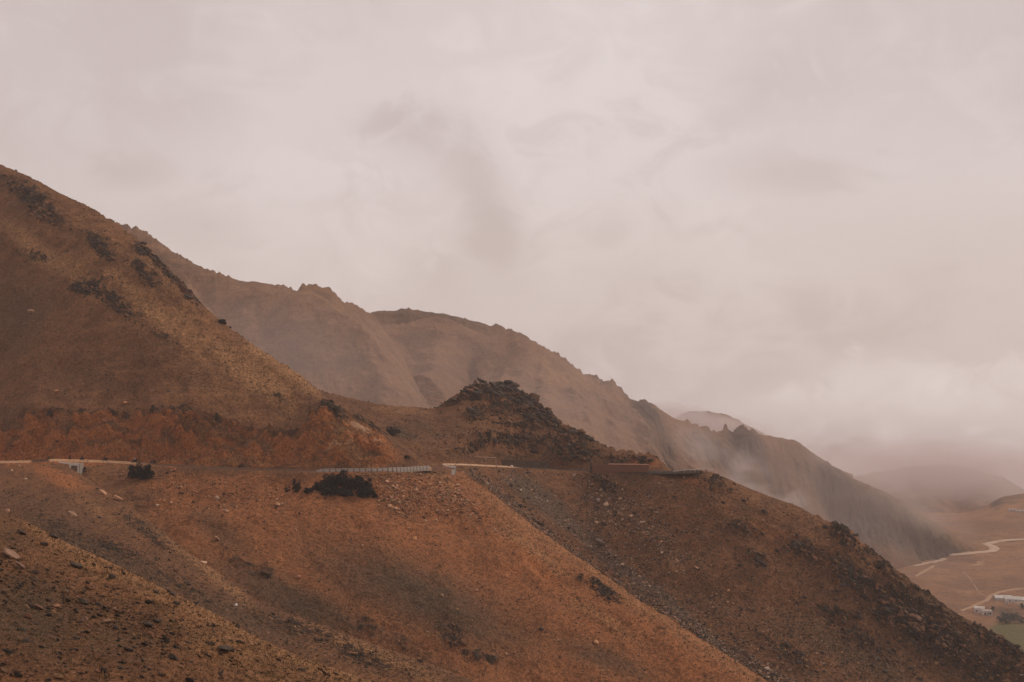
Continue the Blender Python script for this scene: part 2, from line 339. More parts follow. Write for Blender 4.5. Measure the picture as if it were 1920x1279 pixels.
hill_main = Hill('hillside', px,
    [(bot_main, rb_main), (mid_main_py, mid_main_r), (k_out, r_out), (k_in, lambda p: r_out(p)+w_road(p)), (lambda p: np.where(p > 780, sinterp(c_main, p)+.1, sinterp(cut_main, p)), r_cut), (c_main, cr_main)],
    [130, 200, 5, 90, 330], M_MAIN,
    masks=[(0, red_main), (2, lambda x, y: .75*np.exp(-((y-sinterp(cut_main, x)-5)/4.5)**2)*sstep(x, 760, 700)*sstep(x, 20, 60)*np.clip(.6+fbm(np.stack([x/40, y/20, 0*x], -1), 1, 3, .5, 4), 0, 1)), (1, gold_crest), (0, 1000, 1055, 130, 22, 47, .9), (0, 1140, 1168, 100, 11, 22, .8), (0, 900, 950, 80, 24, 40, .7), (1, 260, 560, 300, 110, 36, .38), (1, 980, 1010, 150, 20, 42, .5), (1, 1130, 1163, 110, 10, 24, .5), (1, 660, 850, 60, 18, 40, .75), (1, 240, 846, 80, 11, 0, .6), (1, 440, 862, 80, 9, 0, .7), (1, 350, 840, 50, 8, 10, .4), (1, 640, 800, 30, 8, 40, .5), (1, 160, 852, 50, 6, 0, .35),  # several red and gold blobs paint the lit spur rib and lit cut patches
           # dry grass sweeps on the upper slope; brightest and last also painted as lit
           (1, 100, 490, 170, 22, 33, .8), (1, 290, 590, 150, 22, 40, .8), (1, 470, 690, 120, 26, 36, .95), (1, 350, 620, 120, 50, 38, .55), (1, 200, 460, 90, 20, 35, .4), (1, 420, 730, 120, 16, 10, .35), (1, 830, 905, 50, 14, 35, .6), (1, 1130, 1165, 120, 12, 32, .5),
           # rocky places
           (2, 60, 375, 65, 20, 38, 1), (2, 88, 410, 38, 16, 20, .9), (2, 188, 470, 36, 14, 40, 1), (2, 265, 465, 20, 20, 50, .7), (2, 300, 500, 50, 11, 50, .95), (2, 345, 540, 45, 10, 48, 1), (2, 273, 523, 36, 10, 38, .9), (2, 165, 545, 36, 16, 5, 1), (2, 215, 575, 48, 13, 35, .9), (2, 62, 482, 42, 9, 10, .6), (2, 305, 633, 30, 7, 15, .6), (2, 150, 370, 40, 14, 38, .4), (2, 520, 735, 30, 8, 10, .4), (2, 408, 665, 40, 8, 30, .35),
           (2, 625, 768, 34, 9, 36, 1), (2, 690, 795, 50, 6, 32, .8), (2, 1130, 1110, 50, 14, 32, .7), (2, 1090, 1090, 22, 9, 30, .6), (2, 850, 1190, 30, 26, 50, .75), (2, 900, 1235, 40, 10, 5, .8), (2, 700, 1185, 90, 22, 22, .5), (2, 480, 1075, 60, 22, 20, .45), (2, 1245, 1190, 20, 8, 20, .4)],
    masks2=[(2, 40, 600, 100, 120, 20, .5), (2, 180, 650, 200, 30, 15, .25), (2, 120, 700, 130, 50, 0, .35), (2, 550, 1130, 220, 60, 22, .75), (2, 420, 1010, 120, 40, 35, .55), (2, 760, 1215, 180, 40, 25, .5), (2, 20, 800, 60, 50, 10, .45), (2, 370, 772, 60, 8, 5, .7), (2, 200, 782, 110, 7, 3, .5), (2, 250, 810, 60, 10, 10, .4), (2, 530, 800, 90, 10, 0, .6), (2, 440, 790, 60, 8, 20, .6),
            (2, 430, 830, 26, 12, 10, .6), (2, 595, 825, 18, 8, 20, .6), (2, 720, 840, 22, 9, 20, .5), (2, 790, 1120, 300, 90, 24, .75), (2, 1130, 1240, 160, 36, 25, .6), (2, 640, 1020, 160, 50, 10, .22), (2, 200, 835, 40, 12, 0, .5), (2, 330, 825, 26, 12, 40, .5), (2, 500, 845, 30, 10, 0, .45), (2, 120, 810, 60, 9, 0, .5), (2, 380, 800, 60, 9, 12, .5),  # the widest dark ellipse paints the shading of the hollow beside the spur
            (0, 640, 838, 45, 4, -14, .8), (0, 672, 800, 26, 6, 30, .8), (0, 680, 868, 22, 8, 60, .35), (0, 550, 862, 30, 8, 0, .3), (0, 700, 826, 18, 3, -6, .8), (0, 270, 800, 20, 10, 120, .3)],
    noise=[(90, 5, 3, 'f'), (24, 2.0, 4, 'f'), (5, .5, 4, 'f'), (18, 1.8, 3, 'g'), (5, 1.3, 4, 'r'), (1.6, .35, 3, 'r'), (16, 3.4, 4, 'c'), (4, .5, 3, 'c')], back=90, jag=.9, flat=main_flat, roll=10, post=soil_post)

# --- second hillside (behind the spur): saddle, crag, cut, road shoulder, scree slope
c_sec = [(300, 640), (560, 716), (620, 738), (700, 757), (760, 763), (820, 766), (838, 752), (855, 742), (870, 729), (900, 722), (925, 724), (945, 722), (972, 732), (990, 742), (1003, 741), (1012, 760), (1030, 772), (1045, 790), (1080, 808), (1120, 830), (1160, 846), (1236, 853), (1243, 868), (1250, 882), (1320, 882), (1345, 892), (1400, 915), (1440, 930), (1500, 952), (1560, 983), (1590, 990), (1606, 1010), (1640, 1040), (1700, 1085), (1760, 1128), (1800, 1155), (1850, 1185), (1920, 1228), (2200, 1400)]
out_sec = [(300, 880), (840, 873), (880, 874), (920, 876), (960, 878), (1000, 880), (1110, 885), (1245, 887), (1320, 885), (1350, 895)]
ro_sec = [(300, 640), (700, 640), (850, 640), (900, 660), (960, 690), (1050, 702), (1110, 690), (1245, 662), (1320, 652), (1440, 648), (1600, 632), (1920, 600), (2200, 580)]
k_out2 = lambda p: np.where(p > 1340, sinterp(c_sec, p)+.3, sinterp(out_sec, p)); r_out2 = lambda p: sinterp(ro_sec, p)
w2 = lambda p: 8*sstep(p, 1335, 1315)+.3
k_in2 = lambda p: HY+(k_out2(p)-HY)*r_out2(p)/(r_out2(p)+w2(p))
cut_sec = [(300, 850), (820, 850), (860, 842), (900, 826), (940, 810), (960, 809), (1000, 818), (1050, 824), (1085, 836), (1110, 848), (1180, 851), (1236, 856), (1246, 876), (1250, 878), (3000, 878)]
r_cut2 = lambda p: r_out2(p)+w2(p)+6*sstep(p, 1248, 1230)+3
cr_sec = lambda p: sinterp([(300, 800), (700, 720), (820, 735), (900, 755), (1000, 745), (1110, 715), (1236, 680), (1255, 672), (1320, 662), (1440, 656), (1600, 640), (1920, 606), (2200, 585)], p)
mid2_py = lambda p: np.maximum(sinterp([(300, 1050), (1000, 1050), (1400, 1130), (1700, 1200), (2200, 1450)], p), 0)
mid2_r = lambda p: sinterp([(300, 560), (900, 592), (1100, 622), (1250, 612), (1500, 610), (1700, 606), (1920, 592), (2200, 570)], p)
def sec_flat(PX, PY):
    a = np.abs(PY-(k_out2(PX)-2)); return np.where(PX < 1330, sstep(a, 3, 18)*.97+.03, 1)
px2 = np.linspace(420, 2150, 1300)
def grey_sec(px, py):
    return blob(px, py, (1000, 925, 80, 24, 32, .85))+blob(px, py, (1110, 1012, 110, 20, 37, .75))+blob(px, py, (1230, 1108, 110, 12, 37, .85))+blob(px, py, (1340, 1200, 110, 9, 36, .6))+blob(px, py, (1130, 915, 60, 20, 20, .4))+blob(px, py, (1220, 1000, 70, 14, 42, .35))
hill_sec = Hill('far_hillside', px2,
    [([(0, 1430), (1500, 1430), (2200, 1600)], lambda p: sinterp([(300, 470), (900, 510), (1440, 540), (1920, 552), (2200, 540)], p)), (mid2_py, mid2_r), (k_out2, r_out2), (k_in2, lambda p: r_out2(p)+w2(p)), (lambda p: np.where(p > 1252, sinterp(c_sec, p)+.1, sinterp(cut_sec, p)), r_cut2), (c_sec, cr_sec)],
    [150, 190, 5, 70, 170], M_MAIN,
    masks=[(3, grey_sec), (1, 1180, 838, 60, 9, 12, .7), (1, 760, 772, 70, 10, 5, .45), (1, 1120, 820, 30, 8, 30, .5), (0, 1200, 866, 45, 9, 3, .8), (0, 1290, 900, 60, 14, 15, .5), (0, 930, 890, 50, 14, 20, .4), (1, 1400, 930, 90, 6, 20, .4), (1, 1250, 905, 50, 12, 15, .35), (0, 1450, 1010, 150, 60, 30, .3), (0, 1610, 1010, 30, 20, 40, .6),
           (2, 905, 738, 55, 15, -8, 1), (2, 985, 760, 45, 16, 48, 1), (2, 840, 758, 20, 9, -20, .8), (2, 1020, 785, 38, 14, 42, .95), (2, 895, 775, 26, 14, 0, .6), (2, 980, 800, 50, 8, 5, .6), (2, 1090, 815, 30, 12, 25, .7), (2, 940, 765, 60, 20, 10, .5), (2, 1000, 833, 110, 14, 4, .85), (2, 1060, 845, 50, 18, 10, .9), (2, 890, 838, 40, 8, -12, .8),
           (2, 1170, 862, 50, 7, 2, .85), (2, 1130, 905, 34, 12, 40, .6),
           (2, 1385, 1000, 30, 12, 15, .6), (2, 1340, 905, 40, 16, 25, .55), (2, 1505, 1035, 34, 13, 25, .9), (2, 1580, 1005, 34, 16, 45, .85), (2, 1420, 1055, 20, 8, 20, .8), (2, 1600, 1080, 60, 24, 30, .8), (2, 1700, 1140, 100, 34, 33, 1), (2, 1760, 1200, 110, 30, 33, 1), (2, 1570, 1150, 40, 8, 10, .6), (2, 1870, 1210, 90, 14, 33, .9), (2, 1650, 1060, 60, 14, 40, .7), (2, 1480, 1240, 60, 14, 30, .5), (2, 1740, 1110, 80, 12, 36, .7), (2, 1850, 1255, 90, 24, 20, .8), (2, 1620, 1200, 70, 20, 30, .5)],
    masks2=[(2, 800, 800, 60, 16, 25, .5), (2, 750, 810, 45, 14, 30, .8), (2, 860, 800, 60, 14, 0, .35), (2, 930, 860, 120, 8, 2, .6), (2, 1750, 1180, 200, 70, 33, .7), (2, 1600, 1230, 200, 50, 25, .6), (2, 1500, 1080, 140, 30, 33, .3), (2, 1190, 890, 50, 4, 1, .8),
            (2, 1300, 930, 40, 18, 100, .4), (2, 1350, 1130, 160, 50, 35, .3), (0, 1560, 1010, 40, 6, 60, .2)],
    noise=[(70, 4, 3, 'f'), (20, 1.5, 4, 'f'), (5, .45, 4, 'f'), (16, 1.4, 3, 'g'), (9, 3.4, 5, 'r'), (2.5, .8, 3, 'r')], back=80, jag=1.0, flat=sec_flat, roll=10, post=soil_post, jagwl=7)

# --- slope in front at left
c_b = [(-400, 760), (-100, 850), (0, 874), (60, 871), (100, 872), (126, 874), (150, 889), (190, 914), (240, 948), (300, 993), (360, 1043), (430, 1088), (480, 1128), (560, 1158), (640, 1186), (760, 1228), (850, 1262), (950, 1305), (1300, 1450)]
pxb = np.linspace(-200, 1100, 1000)
hill_b = Hill('near_hillside', pxb,
    [([(-400, 1400), (1300, 1600)], lambda p: sinterp([(-400, 330), (500, 300), (1300, 290)], p)), (lambda p: sinterp(c_b, p)*.5+680, lambda p: sinterp([(-400, 440), (0, 400), (300, 360), (700, 322), (1300, 300)], p)), (c_b, lambda p: sinterp([(-400, 560), (0, 545), (150, 520), (300, 450), (480, 395), (850, 335), (1300, 310)], p))],
    [180, 260], M_MID,
    masks=[(0, 110, 895, 70, 16, 20, .8), (0, 60, 880, 80, 10, 5, .5), (1, 400, 1080, 170, 12, 38, .6), (1, 560, 1165, 60, 6, 20, .4), (1, 180, 950, 60, 20, 38, .4), (1, 700, 1225, 160, 12, 22, .7), (2, 120, 1000, 120, 24, 25, .45), (2, 260, 990, 60, 14, 38, .6), (2, 300, 1020, 30, 8, 30, .8), (2, 560, 1180, 100, 20, 18, .6), (2, 680, 1235, 70, 14, 22, .8), (2, 330, 1100, 120, 20, 30, .5), (2, 215, 1030, 60, 14, 20, .7)],
    masks2=[(2, 200, 1060, 240, 60, 28, .65), (2, 450, 1160, 200, 40, 22, .6), (2, 60, 940, 100, 30, 10, .45)],
    noise=[(60, 2.5, 3, 'f'), (14, .8, 4, 'f'), (3, .25, 4, 'f'), (10, .7, 3, 'g'), (4, .8, 4, 'r'), (1.2, .25, 3, 'r')], back=60, jag=.3, roll=7, post=soil_post)

# --- nearest slope, bottom left
c_a = [(-400, 800), (-100, 905), (0, 958), (60, 985), (120, 1018), (180, 1042), (260, 1082), (340, 1122), (430, 1168), (480, 1198), (560, 1233), (620, 1255), (700, 1281), (900, 1345)]
pxa = np.linspace(-150, 860, 900)
hill_a = Hill('nearest_hillside', pxa,
    [([(-400, 1400), (900, 1480)], lambda p: 95+0*p), (c_a, lambda p: sinterp([(-400, 185), (0, 160), (300, 142), (700, 125), (900, 118)], p))],
    [330], M_NEAR,
    masks=[(1, lambda x, y: sstep(y-sinterp(c_a, x), 60, 4)*.6*sstep(x, 20, 140)), (1, 90, 1000, 50, 16, 25, .8), (1, 450, 1230, 200, 40, 25, .5), (2, 60, 1090, 100, 30, 20, .4), (2, 200, 1150, 120, 24, 20, .35)],
    masks2=[(2, 60, 1150, 140, 90, 20, .75), (2, 200, 1200, 160, 70, 10, .5), (2, 330, 1180, 90, 14, 22, .5), (2, 20, 1010, 60, 40, 20, .5)],
    noise=[(22, .9, 3, 'f'), (5, .35, 4, 'f'), (1.2, .11, 4, 'f'), (2, .3, 4, 'r')], back=25, jag=.10, roll=3, jagwl=2, post=soil_post)

# --- hazy mountain beyond
def fm_post(PX, PY, m, m2, nA, nB): pass
FN = [(420, 24, 2, 'f'), (230, 56, 2, 'g'), (80, 14, 3, 'g'), (24, 2.2, 4, 'f'), (30, 6, 3, 'r')]
c_rear = [(500, 620), (640, 600), (690, 584), (705, 580), (725, 580), (735, 581), (750, 577), (765, 573), (785, 578), (800, 583), (833, 586), (838, 583), (845, 588), (870, 592), (900, 600), (930, 603), (945, 605), (965, 615), (1000, 640), (1100, 720)]
Hill('rear_ridge', np.linspace(560, 1080, 420), [([(0, 760), (3000, 760)], lambda p: 1480+0*p), (c_rear, lambda p: 1640+0*p)], [160], M_FAR, noise=FN, back=300, jag=6.0, jagwl=14, roll=20,
     masks=[(2, 820, 590, 200, 12, 5, .5)], masks2=[(2, 820, 600, 220, 26, 5, .5)])
c_fm = [(480, 640), (660, 600), (730, 608), (770, 600), (800, 593), (832, 590), (862, 603), (890, 617), (915, 626), (935, 628), (955, 622), (970, 617), (985, 623), (1000, 636), (1030, 652), (1060, 671), (1110, 706), (1130, 712), (1150, 720), (1170, 739), (1190, 747), (1205, 749), (1210, 745), (1220, 750), (1240, 768), (1268, 784), (1290, 787), (1310, 794), (1350, 800), (1372, 808), (1385, 803), (1405, 803), (1420, 809), (1440, 815), (1470, 815), (1500, 826), (1507, 836), (1560, 868), (1600, 893), (1640, 912), (1680, 932), (1720, 958), (1760, 982), (1800, 1005), (1840, 1026), (1870, 1037), (2000, 1100)]
def fm_bot(p): return sinterp([(400, 1000), (1250, 1000), (1500, 1060), (1600, 1050), (1700, 1041), (1760, 1039), (1850, 1034), (1880, 1038), (2000, 1110)], p)
Hill('misty_mountain', np.linspace(560, 1990, 1250), [(lambda p: fm_bot(p)+45, lambda p: .99*sinterp([(400, 1120), (1000, 1080), (1250, 1250), (1600, 1700), (1850, 1975), (2000, 1950)], p)), (fm_bot, lambda p: sinterp([(400, 1120), (1000, 1080), (1250, 1250), (1600, 1700), (1850, 1975), (2000, 1950)], p)), (c_fm, lambda p: sinterp([(400, 1500), (800, 1480), (1000, 1430), (1200, 1450), (1400, 1560), (1600, 1780), (1850, 1990), (2000, 1965)], p))], [20, 340], M_FAR,
     noise=FN, ravines=[(888, 628, 868, 745, 22, 16), (950, 650, 925, 800, 20, -14), (1010, 650, 985, 800, 16, 12), (815, 620, 800, 740, 22, -7), (1060, 700, 1130, 840, 22, -14), (1120, 730, 1180, 860, 18, 16), (1200, 765, 1265, 900, 20, -18), (1240, 790, 1290, 900, 16, 20), (1300, 800, 1350, 900, 18, -16), (1345, 815, 1400, 920, 16, 20), (1400, 815, 1450, 930, 16, -18), (1440, 830, 1500, 950, 16, 20), (1490, 840, 1560, 980, 18, -20), (1540, 880, 1620, 1010, 18, 20), (1600, 910, 1680, 1030, 20, -16), (1660, 940, 1740, 1030, 16, 14)], back=350, jag=5, jagwl=22, roll=25,
     masks=[(2, 1215, 765, 60, 20, 40, .8), (2, 1250, 820, 70, 40, 50, .55), (2, 1400, 830, 60, 30, 40, .9), (2, 1330, 830, 60, 24, 20, .6), (2, 1450, 880, 80, 26, 55, .75), (2, 1560, 890, 60, 30, 35, .7), (2, 1640, 960, 130, 26, 33, .8), (2, 1500, 950, 60, 40, 60, .6), (2, 1750, 1010, 90, 18, 30, .8), (2, 1560, 1000, 40, 26, 30, .5), (2, 1140, 718, 40, 8, 35, .6), (2, 1180, 780, 60, 14, 40, .3), (1, 1040, 690, 140, 16, 36, .4)],
     masks2=[(2, 1650, 960, 190, 44, 33, .9), (2, 1400, 880, 160, 40, 40, .6), (1, 1700, 985, 160, 34, 30, .75), (2, 1780, 1025, 60, 14, 10, .9), (2, 880, 680, 14, 60, 5, .5), (2, 1100, 760, 60, 30, 40, .35)])
c_fl = [(0, 330), (150, 400), (215, 416), (250, 421), (275, 432), (300, 453), (350, 487), (385, 505), (405, 508), (412, 511), (430, 516), (445, 523), (482, 525), (500, 530), (540, 536), (560, 534), (600, 538), (620, 546), (640, 560), (660, 570), (680, 580), (700, 590), (718, 612), (735, 640), (760, 680), (800, 757), (850, 840), (900, 900)]
Hill('misty_shoulder', np.linspace(60, 900, 760), [([(0, 1000), (3000, 1000)], lambda p: 1000+0*p), (c_fl, lambda p: sinterp([(0, 1500), (215, 1450), (450, 1330), (600, 1300), (700, 1320), (800, 1230), (900, 1120)], p))], [300], M_FAR, noise=FN, ravines=[(470, 535, 520, 720, 26, 10), (590, 550, 610, 740, 30, 8), (350, 500, 450, 620, 24, 9), (655, 575, 720, 750, 26, -14)], back=300, jag=4.0, jagwl=14, roll=20,
     masks=[(2, 450, 528, 60, 8, 10, .4), (2, 610, 555, 40, 10, 30, .5), (1, 650, 640, 30, 90, -30, .25)], masks2=[(2, 470, 580, 220, 26, 10, .25)])
c_pk = [(1200, 800), (1260, 784), (1275, 775), (1295, 768), (1320, 768), (1345, 773), (1375, 780), (1395, 794), (1440, 815), (1520, 850), (1600, 890)]
Hill('cloudy_peak', np.linspace(1200, 1600, 300), [([(0, 950), (3000, 950)], lambda p: 2150+0*p), (c_pk, lambda p: 2300+0*p)], [110], M_FAR, noise=FN, back=300, jag=2.5, jagwl=20, roll=20, masks=[(2, 1300, 775, 40, 10, 0, .6)])
c_g = [(1400, 930), (1520, 905), (1600, 896), (1650, 886), (1700, 877), (1760, 872), (1810, 876), (1860, 890), (1900, 908), (1960, 930), (2400, 1000)]
Hill('distant_ridge', np.linspace(1380, 2400, 420), [([(0, 1010), (3000, 1010)], lambda p: 3050+0*p), (c_g, lambda p: 3550+0*p)], [110], M_FAR, noise=[(500, 60, 3, 'f'), (220, 70, 3, 'g'), (60, 12, 4, 'f')], ravines=[(1650, 890, 1690, 960, 26, 30), (1720, 880, 1760, 960, 24, -35), (1800, 880, 1830, 960, 26, 35), (1860, 895, 1900, 960, 24, -30)], back=500, jag=9, jagwl=60, roll=20, masks2=[(2, 1780, 915, 60, 20, 40, .3)])

# --- valley floor
zf = -262.
def v_r(py): return zf*F/(HY-py)
c_v = [(1300, 990), (1500, 985), (1700, 966), (1740, 962), (1790, 962), (1815, 962), (1840, 955), (1858, 946), (1864, 938), (1880, 931), (1920, 926), (1990, 915), (2300, 900), (2600, 900)]
def valley_green(px, py): return sstep(py, 1160, 1172)*sstep(px, 1830, 1870)*.9
hill_v = Hill('valley_floor', np.linspace(1300, 2500, 900),
    [([(0, 1300), (2600, 1300)], lambda p: v_r(1300)+0*p), ([(0, 1145), (3000, 1145)], lambda p: v_r(1145)+0*p), (lambda p: 1030+0*p, lambda p: v_r(1030)+0*p), (lambda p: sinterp([(0, 985), (1780, 985), (1900, 975), (2500, 960)], p), lambda p: 2200+0*p), (c_v, lambda p: sinterp([(0, 2420), (1800, 2400), (1900, 2440), (2500, 2500)], p))],
    [60, 110, 60, 60], M_VAL,
    masks=[(0, 1650, 1040, 90, 14, 8, .5), (0, 1850, 985, 120, 20, 0, .25), (2, 1880, 940, 60, 14, -12, .6), (2, 1875, 945, 22, 12, -25, .8), (2, 1900, 935, 30, 6, 0, .5), (2, 1905, 1080, 30, 10, 20, .3)],
    masks2=[(1, valley_green), (2, 1850, 990, 110, 22, 0, .45), (2, 1900, 1090, 60, 14, 12, .4), (2, 1890, 1150, 46, 10, 5, .8), (2, 1900, 1105, 40, 8, 0, .3), (2, 1800, 1046, 60, 4, 0, .5), (0, 1825, 1052, 22, 4, 0, .8), (0, 1790, 1035, 24, 3, -5, .7), (0, 1810, 1078, 10, 22, 10, .35), (2, 1870, 1055, 60, 12, 10, .2), (0, 1800, 1112, 26, 6, 0, .4), (2, 1850, 1070, 50, 16, 10, .2)],
    noise=[(300, 4, 3, 'f'), (60, 2, 4, 'f'), (15, .6, 3, 'f')], back=500, jag=2, jagwl=20, roll=15)

# ground underneath everything
gm = bmesh.new(); bmesh.ops.create_grid(gm, x_segments=80, y_segments=80, size=3900, matrix=Matrix.Translation((0, 0, -430)))
for v in gm.verts: v.co.z += 14*mnoise.noise(v.co/600)
bmobj('ground', gm, M_VAL, smooth=True)['kind'] = 'structure'
#==PART2==
# ------------------------------------------------------------------ rocks
def hull_rock(stretch, seed, n=16):
    rr = random.Random(seed); bm = bmesh.new()
    for i in range(n):
        v = Vector((rr.gauss(0, 1), rr.gauss(0, 1), rr.gauss(0, 1))).normalized()*rr.uniform(.75, 1)
        bm.verts.new((v.x*stretch[0], v.y*stretch[1], v.z*stretch[2]))
    bmesh.ops.convex_hull(bm, input=bm.verts); bmesh.ops.triangulate(bm, faces=bm.faces)
    bmesh.ops.delete(bm, geom=[v for v in bm.verts if not v.link_faces], context='VERTS')
    bm.verts.index_update(); V = np.array([v.co[:] for v in bm.verts]); T = np.array([[v.index for v in f.verts] for f in bm.faces]); bm.free()
    return V, T
ROCKS = [hull_rock((1, .8, .62), i, 14) for i in range(10)]
SLABS = [hull_rock((1.15, .72, .50), 50+i, 12) for i in range(8)]
def rot_mats(n, tilt=None, spread=3.14):
    a = RNG.uniform(-spread, spread, n); b_ = RNG.normal(0, .35, n); c = RNG.normal(0, .35, n)
    if tilt is not None: b_ = RNG.normal(tilt, .22, n)
    ca, sa, cb, sb, cc, sc_ = np.cos(a), np.sin(a), np.cos(b_), np.sin(b_), np.cos(c), np.sin(c)
    z, o = np.zeros(n), np.ones(n)
    Rz = np.stack([ca, -sa, z, sa, ca, z, z, z, o], -1).reshape(-1, 3, 3); Ry = np.stack([cb, z, sb, z, o, z, -sb, z, cb], -1).reshape(-1, 3, 3); Rx = np.stack([o, z, z, z, cc, -sc_, z, sc_, cc], -1).reshape(-1, 3, 3)
    return Ry @ Rx @ Rz
def rock_cloud(name, pos, size, tints, shapes, mat=None, tilt=None, spread=3.14, sink=.25, **tg):
    n = len(pos); tints = tints[np.arange(n) % len(tints)]; size = size[np.arange(n) % len(size)]; R_ = rot_mats(n, tilt, spread); which = RNG.integers(0, len(shapes), n); VV, TT, CC = [], [], []; off = 0
    for k, (V, T) in enumerate(shapes):
        ii = np.where(which == k)[0]
        if not len(ii): continue
        v = np.einsum('nij,vj->nvi', R_[ii], V)*size[ii][:, None, None]*.5 + pos[ii][:, None, :] + np.array([0, 0, 1])*(.5-sink)*size[ii][:, None, None]*.5
        t = T[None]+(np.arange(len(ii))*len(V))[:, None, None]+off
        VV.append(v.reshape(-1, 3)); TT.append(t.reshape(-1, 3)); off += len(ii)*len(V)
        CC.append(np.repeat(np.concatenate([tints[ii], np.ones((len(ii), 1))], 1), len(V), 0))
    o = npmesh(name, np.concatenate(VV), np.concatenate(TT), mat or M_STONE, cols=np.concatenate(CC), cname='tint')
    return tag(o, **tg)
C_PALE = np.array([.36, .20, .115]); C_BRN = np.array([.15, .078, .044]); C_DARK = np.array([.055, .042, .033]); C_GREY = np.array([.20, .14, .10]); C_RED = np.array([.27, .125, .065]); C_OCH = np.array([.26, .15, .075])
def tints_of(n, cols, w):
    k = RNG.choice(len(cols), n, p=np.array(w)/sum(w)); return np.array(cols)[k]*RNG.uniform(.7, 1.3, (n, 1))*RNG.uniform(.94, 1.06, (n, 3))
def pick(h, w, n):
    W_ = w[:h.nf]*np.clip(-np.gradient(h.PY[:h.nf], axis=0), 0, 2.5); G = h.G[:h.nf]
    # only where the picture really looks: weight by world area per vertex
    W_[(h.PX[:h.nf] < -60) | (h.PX[:h.nf] > 1990) | (h.PY[:h.nf] > 1300)] = 0
    p = W_.ravel()/W_.sum(); k = RNG.choice(len(p), n, p=p)
    v = G.reshape(-1, 3)[k]
    j = RNG.uniform(-.5, .5, (n, 3)); return v + j*np.array([.5, .2, .1])
def size_ln(n, med, sig, mx): return np.minimum(med*np.exp(RNG.normal(0, sig, n)), mx)
def Bl(h, *bl): return sum(blob(h.PX, h.PY, b_) for b_ in bl)

# rubble, scree and loose stones nobody could count
h = hill_main
below = sstep(h.PY, k_out(h.PX)+2, k_out(h.PX)+8)
w = Bl(h, (765, 920, 55, 26, 28, 1), (850, 935, 60, 16, 33, 1), (745, 940, 26, 18, 10, .7), (720, 895, 30, 8, 5, .5))*below
rock_cloud('rubble', pick(h, w, 2400), size_ln(2400, .68, .5, 2.2), tints_of(1500, [C_PALE, C_RED, C_BRN], [4, 4, 2]), ROCKS, kind='stuff', label='pinkish rubble fan spilling below the road barriers')
w = Bl(h, (420, 925, 120, 26, 10, 1), (340, 900, 60, 20, 5, .7), (500, 900, 50, 14, 0, .6), (270, 930, 60, 30, 40, .5))*below+.02*below*(h.PX > 300)
rock_cloud('rubble', pick(h, w, 1300), size_ln(1300, .55, .5, 1.8), tints_of(900, [C_PALE, C_RED, C_BRN, C_DARK], [2, 3, 3, 1]), ROCKS, kind='stuff', label='scattered stones on the red slope under the left part of the road')
w = .04*below+.25*h.m[..., 2]*below
rock_cloud('gravel', pick(h, w, 8000), size_ln(8000, .30, .5, 1.1), tints_of(4500, [C_PALE, C_BRN, C_DARK], [1, 4, 4]), ROCKS, kind='stuff', label='small stones strewn over the wide red slope')
w = (1-below)*(h.m[..., 2]+.03)*sstep(h.PX, 640, 560)+(1-below)*.02
rock_cloud('scree', pick(h, w, 7000), size_ln(7000, .45, .5, 2.0), tints_of(7000, [C_OCH, C_BRN, C_DARK], [1, 4, 5]), SLABS, tilt=.5, spread=.6, kind='stuff', label='broken dark stones around the outcrops on the upper slope')
w = Bl(h, (400, 850, 400, 14, 0, 1))*(h.PY < 872)
rock_cloud('rubble', pick(h, w, 900), size_ln(900, .4, .45, 1.3), tints_of(900, [C_PALE, C_RED, C_DARK], [1, 5, 3]), ROCKS, kind='stuff', label='fallen stones along the foot of the red road cut')
h = hill_sec
below = sstep(h.PY, k_out2(h.PX)+2, k_out2(h.PX)+8)
edge_ = lambda off, wd: np.exp(-((h.PY-(sinterp(c_main, h.PX)-off))/wd)**2)*(h.PX > 880)
w = (edge_(9, 11)*1.6+.12*edge_(60, 60)+Bl(h, (1200, 960, 110, 40, 35, .25))+grey_sec(h.PX, h.PY)*.35+Bl(h, (1130, 950, 60, 30, 60, .8), (1240, 1020, 50, 30, 50, .5)))*below
rock_cloud('scree', pick(h, w, 13000), size_ln(13000, .55, .5, 2.2), tints_of(13000, [C_GREY*1.6, C_GREY, C_DARK, C_PALE], [2, 4, 5, 1.5]), ROCKS, kind='stuff', label='grey scree lying in the gully behind the red spur')
w = (h.m[..., 2]**1.3)*below*(h.PX > 1000)+.012*below
rock_cloud('rock_debris', pick(h, w, 12000), size_ln(12000, .75, .6, 3.6), tints_of(12000, [C_BRN, C_DARK*1.1, C_DARK*.7, C_OCH*.8], [4, 4, 4, 1]), SLABS, tilt=.55, spread=.5, kind='stuff', label='dark broken rock covering the lower right slope')
w = .1*below*(h.PX > 1200)
rock_cloud('gravel', pick(h, w, 9000), size_ln(9000, .42, .5, 1.4), tints_of(9000, [C_PALE, C_BRN, C_DARK], [1.5, 3, 6]), ROCKS, kind='stuff', label='small stones over the brown slope right of the gully')
w = (1-below)*h.m[..., 2]**1.5
rock_cloud('rock_debris', pick(h, w, 5000), size_ln(5000, .8, .5, 3.0), tints_of(5000, [C_BRN, C_DARK, C_DARK*.7], [3, 4, 3]), SLABS, tilt=.6, spread=.5, kind='stuff', label='broken dark rock on and around the crag above the road')
h = hill_b
w = h.m[..., 2]+.10
rock_cloud('scree', pick(h, w, 7000), size_ln(7000, .34, .55, 2.0), tints_of(7000, [C_PALE*.8, C_BRN, C_DARK, C_DARK*.6], [2, 4, 4, 3]), SLABS, tilt=.4, spread=.7, kind='stuff', label='stones and broken slabs on the dull slope at left')
h = hill_a
w = h.m[..., 2]+.12
